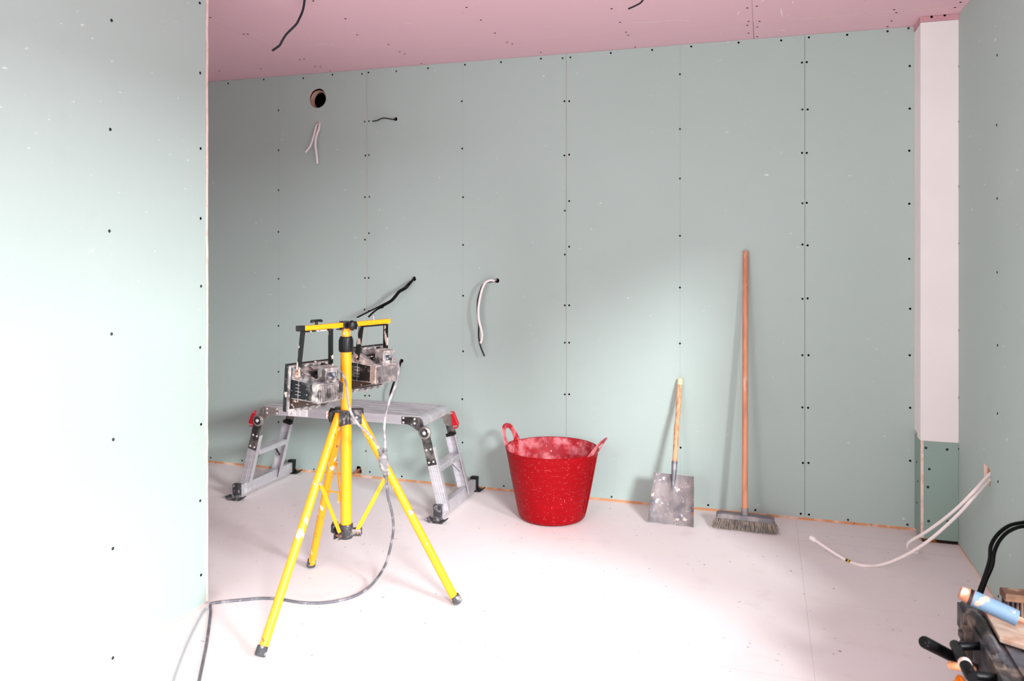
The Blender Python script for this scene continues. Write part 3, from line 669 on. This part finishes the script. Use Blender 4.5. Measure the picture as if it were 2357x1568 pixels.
# legs, rungs, stabilisers
def ypl(front): return YF+.016 if front else YB-.016
for xe, sg in ((XL, -1), (XR, 1)):
    hx = xe+sg*.028; hz = .417; bx = xe+sg*.128; bz = .028
    for front in (True, False):
        yl = ypl(front); ysn = -1 if front else 1
        top = Vector((hx-sg*.006+sg*.012, yl, hz-.03)); bot = Vector((bx, yl, bz)); d = (bot-top).normalized()
        sd = d.cross(Vector((0, 1, 0))).normalized()
        b = MB(); yo = yl+ysn*.012
        t2 = top+d*.05 if True else top
        # C-channel: web outward, two flanges
        b.bar(Vector((t2.x, yo, t2.z)), Vector((bot.x, yo, bot.z)), .056, .003, up=(0, 1, 0))
        for q in (-1, 1):
            b.bar(t2+sd*q*.0265, bot+sd*q*.0265, .003, .026, up=(0, 1, 0))
        for q in (-.010, 0, .010):
            b.bar(Vector((t2.x, yo+ysn*.0015, t2.z))+sd*q, Vector((bot.x, yo+ysn*.0015, bot.z))+sd*q, .0035, .0016, up=(0, 1, 0))
        leg = b.build('leg', m_al, sp_, bevel=.0008)
        MB().cyl((top+d*.34)+Vector((0, ysn*.013, 0)), (top+d*.34)+Vector((0, ysn*.016, 0)), .0035, n=10).build('rivet', m_bolt, leg)
        if not front: 
            MB().bar(t2+sd*0-d*.014, t2+d*.002, .05, .022, up=(0, 1, 0)).build('end_plug', m_foot, leg)
        # hinge: top plate on the rail, round boss, lower plate on the leg
        yp = yo+ysn*.004
        def P(x, z): return (x, z)
        b = MB()
        inn = -sg
        b.prism([(xe-sg*.006, ZT-.004), (xe+inn*.100, ZT-.006), (xe+inn*.100, ZT-.042), (xe+inn*.065, ZT-.044), (xe+inn*.040, ZT-.052), (xe+inn*.020, ZT-.068), (hx-sg*.024, hz), (hx+sg*.020, hz+.015), (xe+sg*.020, ZT-.045), (xe+sg*.012, ZT-.016)], (0, yp, 0), (1, 0, 0), (0, 0, 1), .004)
        b.rings(spline([(xe+inn*.078, yp+ysn*.002, ZT-.033), (xe+inn*.055, yp+ysn*.002, ZT-.037), (xe+inn*.036, yp+ysn*.002, ZT-.048), (xe+inn*.024, yp+ysn*.002, ZT-.062)], 6), .0035, 8)
        b.rings([(xe+inn*.004, yp+ysn*.002, ZT-.016), (xe+inn*.002, yp+ysn*.002, ZT-.045)], .0035, 8)
        mm = m_plate if (front and sg > 0) else m_platel
        hg = b.build('hinge_plate', mm, sp_)
        for px_, pz_ in ((.090, .012), (.090, .035), (.028, .014), (.028, .036)):
            MB().cyl((xe+inn*px_, yp, ZT-pz_), (xe+inn*px_, yp+ysn*.0045, ZT-pz_), .0052, n=12, bevel=.001).build('rivet', m_rv, hg)
        bs = MB(); bs.rings([(hx, yp-ysn*.004, hz), (hx, yp+ysn*.006, hz), (hx, yp+ysn*.0085, hz)], [.032, .032, .029], 28)
        bs.build('hinge_boss', m_platel, hg)
        MB().rings([(hx, yp+ysn*.008, hz), (hx, yp+ysn*.011, hz)], [.023, .020], 24).build('hinge_cap', m_plate, hg)
        MB().rings([(hx, yp+ysn*.0105, hz), (hx, yp+ysn*.015, hz)], [.010, .007], 14).build('hinge_pin', m_rv, hg)
        b = MB(); a0 = Vector((hx, yp+ysn*.0, hz)); l1 = top+d*.135; l1.y = yp
        b.bar(a0, l1, .050, .004, up=(0, 1, 0)); rv_ = []
        for tq, qq in ((.055, -.011), (.055, .012), (.118, -.013), (.118, .012)):
            rv_.append(top+d*tq+sd*qq)
        lp = b.build('leg_plate', m_plate, sp_, bevel=.0006)
        for c0 in rv_: MB().cyl((c0.x, yp, c0.z), (c0.x, yp+ysn*.0055, c0.z), .0050, n=12, bevel=.001).build('rivet', m_rv, lp)
    # rung
    def at_leg(z): t = (hz-.03-z)/(hz-.03-bz); return hx+sg*.006+(bx-hx-sg*.006)*t
    rx = at_leg(.235); b = MB()
    b.prism([(-.030, -.014), (.030, -.014), (.030, .010), (.026, .014), (-.026, .014), (-.030, .010)], (rx, (YF+YB)/2, .235), (1, 0, 0), (0, 0, 1), YB-YF-.062)
    for q in range(4): b.box((rx-.022+q*.012, YF+.032, .2485), (rx-.018+q*.012, YB-.032, .2505))
    b.build('rung', m_al, sp_)
    for front in (True, False):
        ysn = 1 if front else -1
        MB().bar((rx, ypl(front)+ysn*.085, .222), (at_leg(.15), ypl(front)+ysn*.004, .15), .012, .002, up=(0, ysn*.5, 1)).build('rung_stay', m_plate, sp_)
    # stabiliser bar with rubber feet
    yc = 3.852; hl = .245
    stb = MB().box((bx-sg*.006-.013, yc-hl, .012), (bx-sg*.006+.013, yc+hl, .070)).build('stabiliser_bar', m_al, sp_, bevel=.0015)
    for ys_ in (-1, 1):
        ye = yc+ys_*hl; cx_ = bx-sg*.006
        b = MB(); b.prism([(0, .004), (.030, .004), (.034, .020), (.024, .030), (.030, .082), (.0, .082)], (cx_, ye, 0), (0, ys_, 0), (0, 0, 1), .040)
        b.box((cx_-.036, min(ye, ye+ys_*.050), 0), (cx_+.036, max(ye, ye+ys_*.050), .009)); b.bar((cx_+.034, ye+ys_*.025, .006), (cx_+.052, ye+ys_*.025, .018), .046, .006); b.bar((cx_-.034, ye+ys_*.025, .006), (cx_-.052, ye+ys_*.025, .018), .046, .006)
        b.build('rubber_foot', m_footd if ys_ < 0 else m_foot, stb, bevel=.0025)
        yb_ = ypl(ys_ < 0)+ys_*.018
        MB().cyl((bx, yb_-ys_*.004, .040), (bx, yb_+ys_*.004, .040), .005, n=10).build('bolt', m_bolt, stb)
    # red latch
    for front in ((True,) if sg < 0 else (False,)):
        yl = ypl(front)+(-.012 if front else .0)
        b = MB(); b.prism([(hx+sg*.018, hz+.052), (hx+sg*.034, hz+.050), (hx+sg*.062, hz-.012), (hx+sg*.056, hz-.036), (hx+sg*.038, hz-.038), (hx+sg*.030, hz-.020)], (0, yl, 0), (1, 0, 0), (0, 0, 1), .014 if front else .024)
        lt = b.build('latch_lever', m_red, sp_, bevel=.002)
        for px_, pz_ in ((.026, .044), (.052, -.024), (.040, -.026)):
            MB().cyl((hx+sg*px_, yl-.013, hz+pz_), (hx+sg*px_, yl-.006, hz+pz_), .0048, n=10).build('rivet', m_bolt, lt)
# labels on the front rail
m_lab = mat('white_label', (240, 238, 238), .5); m_or = mat('orange_print', (236, 136, 40), .5); m_ink = mat('grey_print', (140, 140, 144), .6)
yl = YF-.0018
def rx_(u, v): return O+ray(u, v)*(yl/ray(u, v).y)
a0 = rx_(663, 0).x; a1 = rx_(708, 0).x
lab = MB().box((a0, yl, ZT-.043), (a1, yl+.001, ZT-.006)).build('instruction_label', m_lab, sp_)
b = MB()
for k in range(5):
    b.box((a0+.050, yl-.0004, ZT-.014-k*.006), (a0+.070+random.uniform(-.004, .004), yl, ZT-.0125-k*.006)); b.box((a0+.078, yl-.0004, ZT-.014-k*.006), (a1-.006-random.uniform(0, .01), yl, ZT-.0125-k*.006))
b.prism([(a0+.008, ZT-.036), (a0+.020, ZT-.036), (a0+.022, ZT-.034), (a0+.034, ZT-.036), (a0+.036, ZT-.0345), (a0+.023, ZT-.032), (a0+.022, ZT-.018), (a0+.020, ZT-.018), (a0+.020, ZT-.033), (a0+.008, ZT-.0345)], (0, yl-.0003, 0), (1, 0, 0), (0, 0, 1), .0005)
b.build('print', m_ink, lab)
a0 = rx_(751, 0).x; a1 = a0+.055
lab = MB().box((a0, yl, ZT-.043), (a1, yl+.001, ZT-.006)).build('warning_label', m_lab, sp_)
b = MB()
for zz in (ZT-.023, ZT-.041): b.prism([(a0+.004, zz), (a0+.021, zz), (a0+.0125, zz+.0145)], (0, yl-.0004, 0), (1, 0, 0), (0, 0, 1), .0006)
b.build('warning_triangle', m_or, lab)
b = MB(); n = 16; cx_, cz_ = a0+.037, ZT-.016
b.add([(cx_+r*math.cos(2*math.pi*k/n), yl-.0005, cz_+r*math.sin(2*math.pi*k/n)) for r in (.0065, .0045) for k in range(n)], [(k, (k+1) % n, n+(k+1) % n, n+k) for k in range(n)])
b.bar((a0+.031, yl-.0005, ZT-.036), (a0+.043, yl-.0005, ZT-.028), .002, .0005, up=(0, 1, 0)); b.box((a0+.030, yl-.0006, ZT-.041), (a0+.046, yl-.0002, ZT-.039))
b.build('print', mat('black_print', (40, 40, 44), .5), lab)

# ------------------------------------------------------------------ red tub
m_tub = mat('red_tub_plastic', (142, 0, 10), .5, 0, [((172, 8, 24), 7, .5, .75, .45, 6), ((226, 120, 128), 52, .64, .68, .4, 6, (1, 1, 5)), ((232, 140, 146), 55, .70, .72, .55, 5, (3, 3, .5))], bump=(90, .12), spec=.14)
m_tubi = mat('dusty_tub_inside', (166, 26, 40), .6, 0, [((232, 146, 152), 20, .42, .62, .7, 7), ((190, 16, 34), 26, .54, .64, .8, 6), ((246, 206, 204), 50, .66, .69, .6, 5)])
TC = Vector((-1.012, 3.832, 0)); RB, RT, TZ = .166, .232, .345
out = [(.001, .004), (RB-.02, .003), (RB-.008, .006), (RB, .016), (RB+.004, .03)]
for k in range(1, 21): 
    t = k/20; r = RB+.004+(RT-RB-.004)*(t**.92); z = .03+(TZ-.03)*t
    out.append((r, z)); 
    if k < 20 and k % 2 == 0: out.append((r+.0007, z+.0015)); out.append((r+.001, z+.004))
out += [(RT+.0015, TZ+.001), (RT-.001, TZ+.003), (RT-.0045, TZ+.001)]
nO = len(out)-1
inn = [(RT-.006, TZ-.006)]+[(RB-.002+(RT-RB-.004)*(1-k/10), .03+(TZ-.03)*(1-k/10)) for k in range(1, 11)]+[(RB-.016, .014), (.001, .010)]
b = MB(); b.lathe(out+inn, TC, 72)
tub = b.build('rubble_tub', [m_tub, m_tubi])
ntot = len(out)+len(inn)
for p in tub.data.polygons:
    c = p.center-TC; rr = math.hypot(c.x, c.y); lim = RB+(RT-RB)*((c.z-.03)/(TZ-.03))**.92 if c.z > .03 else 0
    if p.index//72 >= nO: p.material_index = 1
tag(tub, 'red flexible rubble tub with two handles standing on the floor', 'tub')
def tub_handle(phi, flare, hgt, wid):
    def mp(s_, h, off=0):
        fl = flare*h+ (0 if h < .02 else (h-.02)*.0)
        R = RT-.002+fl+off; a = phi+s_/RT
        return TC+Vector((R*math.cos(a), R*math.sin(a), TZ-.004+h))
    n = 40; outer = []; inner = []
    for k in range(n+1):
        t = k/n; a = math.pi*(1-t)
        ca, sa = math.cos(a), math.sin(a)
        ss = 1 if ca > 0 else -1
        outer.append((wid*(abs(ca)**.75)*ss*(1.0+.28*(1-sa)**3), hgt*max(0, sa)**.8))
        inner.append(((wid-.026)*(abs(ca)**.8)*ss, .012+(hgt-.034)*max(0, sa)**.85))
    b = MB(); vs = []; m = n+1; th = .006
    for off in (0, th):
        for L_ in (outer, inner): vs += [mp(s_, h, off) for s_, h in L_]
    base = []; 
    for off in (0, th): base += [mp(s_, 0, off) for s_ in [inner[0][0]+ (inner[-1][0]-inner[0][0])*k/n for k in range(m)]]
    fs = []
    o0, i0, o1, i1 = 0, m, 2*m, 3*m; nb0 = 4*m; nb1 = 5*m
    for k in range(n):
        fs += [(o0+k, o0+k+1, i0+k+1, i0+k), (o1+k, i1+k, i1+k+1, o1+k+1), (o0+k, o1+k, o1+k+1, o0+k+1), (i0+k, i0+k+1, i1+k+1, i1+k)]
    # base strip under the opening
    base_top = []
    for off in (0, th): base_top += [mp(inner[0][0]+(inner[-1][0]-inner[0][0])*k/n, .010, off) for k in range(m)]
    vs += base+base_top; t0, t1 = 6*m, 7*m
    for k in range(n):
        fs += [(nb0+k, nb0+k+1, t0+k+1, t0+k), (nb1+k, t1+k, t1+k+1, nb1+k+1), (t0+k, t0+k+1, t1+k+1, t1+k)]
    fs += [(o0, i0, nb0), (o1, nb1, i1), (o0+n, nb0+n, i0+n), (o1+n, i1+n, nb1+n)]
    b.add(vs, fs, True)
    o = b.build('handle', [m_tubi], tub, angle=50)
    return o
cam_ang = math.atan2(RX.y, RX.x)
tub_handle(math.radians(17.7+180-27), .30, .100, .066)
tub_handle(math.radians(17.7-27), .62, .082, .062)

for ph in (-16, -9, -5):
    a = math.radians(ph); P = []
    for k in range(14):
        t = .04+k/14*.95; r = RB+.004+(RT-RB-.004)*t**.92+.0012
        P.append(TC+Vector((r*math.cos(a), r*math.sin(a), .03+(TZ-.03)*t)))
    MB().rings(P, .0014, 6).build('mould_ridge', m_tub, tub)

# ------------------------------------------------------------------ shovel
m_blade = mat('cement_crusted_steel', (118, 112, 114), .55, .35, [((150, 140, 138), 9, .42, .62, .8, 6), ((88, 86, 92), 14, .5, .62, .7, 6), ((222, 204, 196), 16, .62, .66, .9, 4), ((176, 110, 60), 26, .70, .73, .8), ((196, 190, 192), 70, .62, .68, .6)], bump=(70, .5))
m_sock = mat('shovel_socket_steel', (120, 120, 126), .5, .5, [((168, 166, 170), 20, .5, .65, .6)])
m_wood = mat('worn_ash_handle', (216, 168, 128), .6, 0, [((170, 112, 74), 16, .48, .62, .7, 5, (6, 6, .5)), ((40, 26, 20), 16, .64, .68, .9, 4, (2, 2, .5))])
m_tip = mat('pale_wood_tip', (238, 214, 168), .6)
B0 = Vector((-.432, 3.892, 0)); B1 = Vector((-.413, 4.145, .673))
sh = empty('shovel', B0, 'square-mouth shovel crusted with cement leaning on the back wall right of the tub', 'shovel')
du = (B1-B0).normalized(); sx = Vector((1, 0, 0)); sx = (sx-du*sx.dot(du)).normalized(); nf = du.cross(sx).normalized()
if nf.y > 0: nf = -nf   # towards the room
LB = .236; b = MB(); nu, nv_ = 21, 16; vs = []
def blade(a, v_, off):
    hw = .110-.012*v_; x = a*hw
    dish = .016*abs(a)**5*(1-.15*v_)+.005*abs(a)**2
    top = .010*max(0, v_-.9)*10*(1-abs(a))
    sock = .011*math.exp(-(x/.011)**2)*max(0, min(1, (v_-.42)/.5))
    edge = .002*math.sin(a*9+1)*(v_ < .02)
    return B0+du*(v_*LB+.002+edge+(.004*a*a*0))+sx*x+nf*(dish+sock+off)
for off in (0, -.0022):
    for j in range(nv_):
        for i in range(nu): vs.append(blade(-1+2*i/(nu-1), j/(nv_-1), off))
def idx(i, j, l): return l*nu*nv_+j*nu+i
fs = []
for j in range(nv_-1):
    for i in range(nu-1):
        fs += [(idx(i,j,0), idx(i+1,j,0), idx(i+1,j+1,0), idx(i,j+1,0)), (idx(i,j,1), idx(i,j+1,1), idx(i+1,j+1,1), idx(i+1,j,1))]
for i in range(nu-1): fs += [(idx(i,0,0), idx(i,0,1), idx(i+1,0,1), idx(i+1,0,0)), (idx(i,nv_-1,0), idx(i+1,nv_-1,0), idx(i+1,nv_-1,1), idx(i,nv_-1,1))]
for j in range(nv_-1): fs += [(idx(0,j,0), idx(0,j+1,0), idx(0,j+1,1), idx(0,j,1)), (idx(nu-1,j,0), idx(nu-1,j,1), idx(nu-1,j+1,1), idx(nu-1,j+1,0))]
b.add(vs, fs, True); b.build('blade', m_blade, sh, angle=60)
q = B0+nf*.010
MB().rings([q+du*.16+nf*-.006, q+du*.20, q+du*.245, q+du*.298, q+du*.30], [.003, .009, .0125, .0150, .0150], 20).build('socket', m_sock, sh)
hz_ = [(q+du*.296).lerp(B1, k/12) for k in range(13)]
hz_ = [p+Vector((.0012*math.sin(k*1.1), .001*math.cos(k*1.7), 0)) for k, p in enumerate(hz_)]
tip0 = hz_[-1]-du*.034
hs = MB().rings(hz_[:-1]+[tip0], .0128, 18).build('shaft', m_wood, sh)
MB().rings([tip0, hz_[-1]-du*.008, hz_[-1]], [.0135, .0135, .010], 18).build('bare_wood_tip', m_tip, sh)

# ------------------------------------------------------------------ broom
m_bwood = mat('reddish_broom_shaft', (204, 138, 104), .5, 0, [((176, 112, 84), 6, .42, .6, .7, 5, (8, 8, .6)), ((228, 186, 164), 9, .6, .7, .6, 4, (3, 3, 1)), ((244, 236, 230), 60, .74, .76, .8)])
m_bhead = mat('grey_broom_head', (112, 108, 112), .6, 0, [((160, 150, 146), 18, .48, .64, .6)])
m_brist = mat('dirty_bristles', (132, 124, 116), .85, 0, [((176, 160, 146), 60, .4, .6, .8), ((92, 92, 100), 25, .5, .65, .7)])
hc = Vector((-.088, 3.935, 0))
br = empty('broom', hc, 'long-handled broom with dirty grey bristles leaning on the back wall', 'broom')
bd = (Vector((.047, 3.895, 0))-Vector((-.225, 3.905, 0))).normalized(); bn_ = Vector((-bd.y, bd.x, 0))
zb0 = .050; b = MB()
prof = [(-.132, -.021), (-.124, -.028), (.124, -.028), (.134, -.020), (.134, .020), (.124, .028), (-.124, .028), (-.134, .019)]
n = len(prof); vs = []
for z, s_ in ((zb0, 1), (zb0+.016, 1), (zb0+.021, .93)): vs += [hc+bd*a*s_+bn_*c*s_+Vector((0, 0, z)) for a, c in prof]
fs = [tuple(range(n)), tuple(2*n+k for k in range(n))]
for l in range(2): fs += [(l*n+k, l*n+(k+1) % n, (l+1)*n+(k+1) % n, (l+1)*n+k) for k in range(n)]
b.add(vs, fs); b.build('head', m_bhead, br, bevel=.0015)
b = MB(); rnd = random.Random(5)
for k in range(1500):
    a = rnd.uniform(-.130, .130); c = rnd.uniform(-.026, .026)
    e = 1 if a > 0 else -1
    sp = .010+.02*max(0, abs(a)-.10)/.03
    p0 = hc+bd*a+bn_*c+Vector((0, 0, zb0+.002))
    p1 = hc+bd*(a+rnd.gauss(0, .006)+e*sp*abs(a)/.13*.7)+bn_*(c*1.35+rnd.gauss(0, .006)-.006)+Vector((0, 0, rnd.uniform(.001, .008)))
    pm = p0.lerp(p1, .5)+bd*rnd.gauss(0, .002)+bn_*rnd.gauss(0, .002)
    b.rings([p0, pm, p1], [.0013, .0012, .0005], 4, caps=False, smooth=False)
bo = b.build('bristles', m_brist, br); bo['kind'] = 'stuff'
MB().rings([hc+Vector((0, .0, zb0+.016)), hc+Vector((.0, .002, zb0+.05))], [.0175, .0165], 20).build('socket', m_bhead, br)
ht = pw(1716, 578, .014); hbm = hc+Vector((0, .002, zb0+.035))
dd = (ht-hbm).normalized()
MB().rings([hbm, hbm.lerp(ht, .3), hbm.lerp(ht, .7), ht-dd*.004, ht], [.0138, .0138, .0140, .0138, .011], 18).build('shaft', m_bwood, br)

# ------------------------------------------------------------------ toolbox and tools at the right front
m_box = mat('grimy_black_case', (34, 34, 38), .6, 0, [((150, 130, 116), 9, .48, .66, .8, 6), ((92, 92, 98), 5, .45, .65, .6, 5), ((206, 190, 180), 20, .66, .72, .7, 5), ((10, 10, 12), 12, .50, .60, .8)], bump=(30, .5, .004))
m_tubeb = mat('black_tube', (5, 5, 7), .42, 0, [((150, 140, 134), 60, .68, .72, .7)], spec=.2)
m_tray = mat('smeared_tray', (176, 152, 136), .55, 0, [((140, 92, 64), 8, .45, .6, .9, 4), ((190, 176, 162), 16, .55, .7, .6)])
m_label_blue = mat('blue_cartridge', (96, 120, 142), .5, 0, [((140, 150, 160), 30, .56, .66, .6, 5), ((206, 150, 122), 22, .68, .7, .8)])
m_cart = mat('cartridge_orange', (176, 110, 82), .5, 0, [((222, 190, 178), 40, .5, .65, .7)])
m_ratch = mat('brown_block', (116, 84, 62), .7, 0, [((84, 58, 44), 14, .45, .6, .8), ((196, 170, 150), 20, .6, .7, .6)])
BX0, BX1, BY0, BY1, BZ = .535, .810, 1.80, 2.525, .318
tx = empty('tool_case', ((BX0+BX1)/2, (BY0+BY1)/2, 0), 'grimy black tool case with side grips at the lower right edge', 'tool case')
b = MB(); b.box((BX0+.012, BY0, .0), (BX1, BY1-.006, BZ-.07))
for k in range(5): b.box((BX0+.002, BY0+.05+k*.115, .03), (BX0+.016, BY0+.08+k*.115, BZ-.09))
b.build('body', m_box, tx, bevel=.006)
b = MB(); b.box((BX0+.006, BY0-.004, BZ-.068), (BX1, BY1, BZ-.004)); b.box((BX0-.004, BY0, BZ-.060), (BX0+.022, BY1-.01, BZ+.004))
for k in range(3): b.box((BX0+.05+.075*k, BY0+.03, BZ-.006), (BX0+.10+.075*k, BY1-.16, BZ+.001))
b.rings([(BX0+.010, BY1-.03, BZ-.006), (BX0+.018, BY1-.12, BZ+.006), (BX0+.020, BY1-.30, BZ+.004)], [.022, .018, .012], 8)
b.box((BX0-.012, BY1-.075, BZ-.055), (BX0+.04, BY1+.004, BZ+.010)); b.prism([(-.012, 0), (.034, 0), (.026, .016), (-.004, .018)], (BX0, BY1-.04, BZ), (1, 0, 0), (0, 0, 1), .07)
b.cyl((BX0+.009, BY1-.30, BZ+.004), (BX0+.009, BY1-.30, BZ+.0062), .007, n=12)
for k in range(6): b.bar((BX0+.06+.03*k, BY0+.05+.01*k, BZ-.001), (BX0+.07+.03*k, BY0+.36, BZ-.001), .009, .004)
b.build('lid', m_box, tx, bevel=.004)
lt = MB(); lt.box((BX0-.022, BY1-.13, BZ-.10), (BX0-.002, BY1-.085, BZ-.015)); lt.box((BX0-.030, BY1-.125, BZ-.045), (BX0-.018, BY1-.09, BZ-.025)); lt.prism([(0, 0), (.04, .008), (.046, .03), (.01, .06), (-.008, .03)], (BX0-.014, BY1-.10, BZ-.11), (0, 1, 0), (0, 0, 1), .016)
lt.build('latch', m_box, tx, bevel=.003)
# side grip (loop of round bar)
ga = Vector((.470, 2.293, .307)); gb = Vector((.470, 2.135, .312))
b = MB(); gd = (gb-ga).normalized()
b.rings([ga-gd*.012, ga-gd*.005, gb+gd*.006, gb+gd*.016], [.009, .0125, .0148, .0115], 20)
b.rings([ga+gd*.004, Vector((BX0+.01, 2.325, .302))], [.0105, .0105], 16); b.rings([gb, Vector((BX0+.01, 2.165, .298))], [.0105, .0105], 16)
b.build('side_grip', m_tubeb, tx)
MB().rings([ga.lerp(gb, .66)-gd*.006, ga.lerp(gb, .66)+gd*.008], .0151, 18).build('tape_patch', mat('cream_tape', (226, 200, 186), .6), tx)
ra = pd(2127, 1478, 2.04); rb_ = pd(2206, 1519, 2.13); rd = (rb_-ra).normalized()
MB().rings([ra-rd*.004, ra+rd*.003, rb_], [.0125, .0155, .0145], 20).build('support_bar', m_tubeb, tx)
MB().rings([rb_-rd*.03, Vector((BX0+.02, rb_.y+.02, rb_.z-.03))], .011, 12).build('bar_bracket', m_box, tx)
# orange clamp strap and knob under the grip
o1 = pd(2184, 1580, 1.95); 
o_ = MB().tube([Vector((BX0+.012, 2.10, .16)), Vector((.50, 2.10, .20)), pd(2216,1566,2.02), pd(2200,1572,2.02), pd(2184,1588,2.03), pd(2180,1640,2.03)], .006, 10).build('orange_strap', mat('orange_cord', (240, 130, 30), .5), tx)
kn = pd(2194, 1532, 2.0)
MB().rings([kn+Vector((-.014, 0, .0)), kn+Vector((-.008, 0, 0)), kn+Vector((.05, .0, -.005))], [.004, .010, .008], 12).build('wooden_peg', mat('peg_wood', (214, 150, 104), .6), tx)

# smeared board on the case
TZ0 = BZ+.0085
q4 = [Vector((.576, 2.488, 0)), Vector((.800, 2.47, 0)), Vector((.800, 2.175, 0)), Vector((.572, 2.300, 0))]
b = MB(); vs = []
for z, s_ in ((TZ0, .985), (TZ0+.004, 1.0), (TZ0+.014, 1.0)):
    c4 = sum(q4, Vector())/4; vs += [c4+(p-c4)*s_+Vector((0, 0, z)) for p in q4]
b.add(vs, [(0, 1, 2, 3)]+[(l*4+k, l*4+(k+1) % 4, (l+1)*4+(k+1) % 4, (l+1)*4+k) for l in range(2) for k in range(4)]+[(8, 9, 10, 11)])
o_ = b.build('scrap_board', m_tray, bevel=.002); tag(o_, 'flat beige board with brown smears lying on the black tool case', 'board')
kb = Vector((.675, 2.455, TZ0+.0145))
Mk = Matrix.Translation(kb) @ Matrix.Rotation(math.radians(2), 4, 'Z')
o_ = empty('scrubbing_brush', kb, 'brown block brush with dark bristles at the far end of the tool case', 'brush')
MB().box((-.058, -.022, .040), (.09, .028, .062)).build('block', m_ratch, o_, bevel=.004, M=Mk)
b = MB(); rnd = random.Random(3)
for i in range(13):
    for j in range(5):
        x_ = -.050+i*.0112; y_ = -.016+j*.009
        b.cyl((x_+rnd.gauss(0, .001), y_+rnd.gauss(0, .001), .001), (x_, y_, .042), .0052, .0036, n=6)
b.build('bristles', mat('dark_brush_bristles', (50, 40, 44), .9, 0, [((120, 96, 82), 40, .5, .62, .8)]), o_, M=Mk)
# blue-labelled cartridge lying across the tray
ta = pd(2219, 1368, 2.08); tb_ = pd(2342, 1424, 2.02)
td = (tb_-ta).normalized()
ct = empty('sealant_cartridge', (ta+tb_)/2, 'pale blue sealant cartridge with orange nozzle end lying across the beige tray', 'cartridge')
rc = .0205
MB().rings([ta+td*.020, tb_-td*.001, tb_], [rc, rc, rc-.002], 24, caps=True).build('barrel', m_label_blue, ct)
MB().rings([ta-td*.012, ta-td*.009, ta+td*.010, ta+td*.021], [.011, .016, rc*.95, rc*.99], 20).build('shoulder', m_cart, ct)
MB().rings([ta+td*.011, ta+td*.019], [rc*.985, rc*1.01], 24).build('black_band', m_blk, ct)
MB().rings([tb_-td*.002, tb_+td*.05], [.007, .007], 12).build('plunger', m_cart, ct)
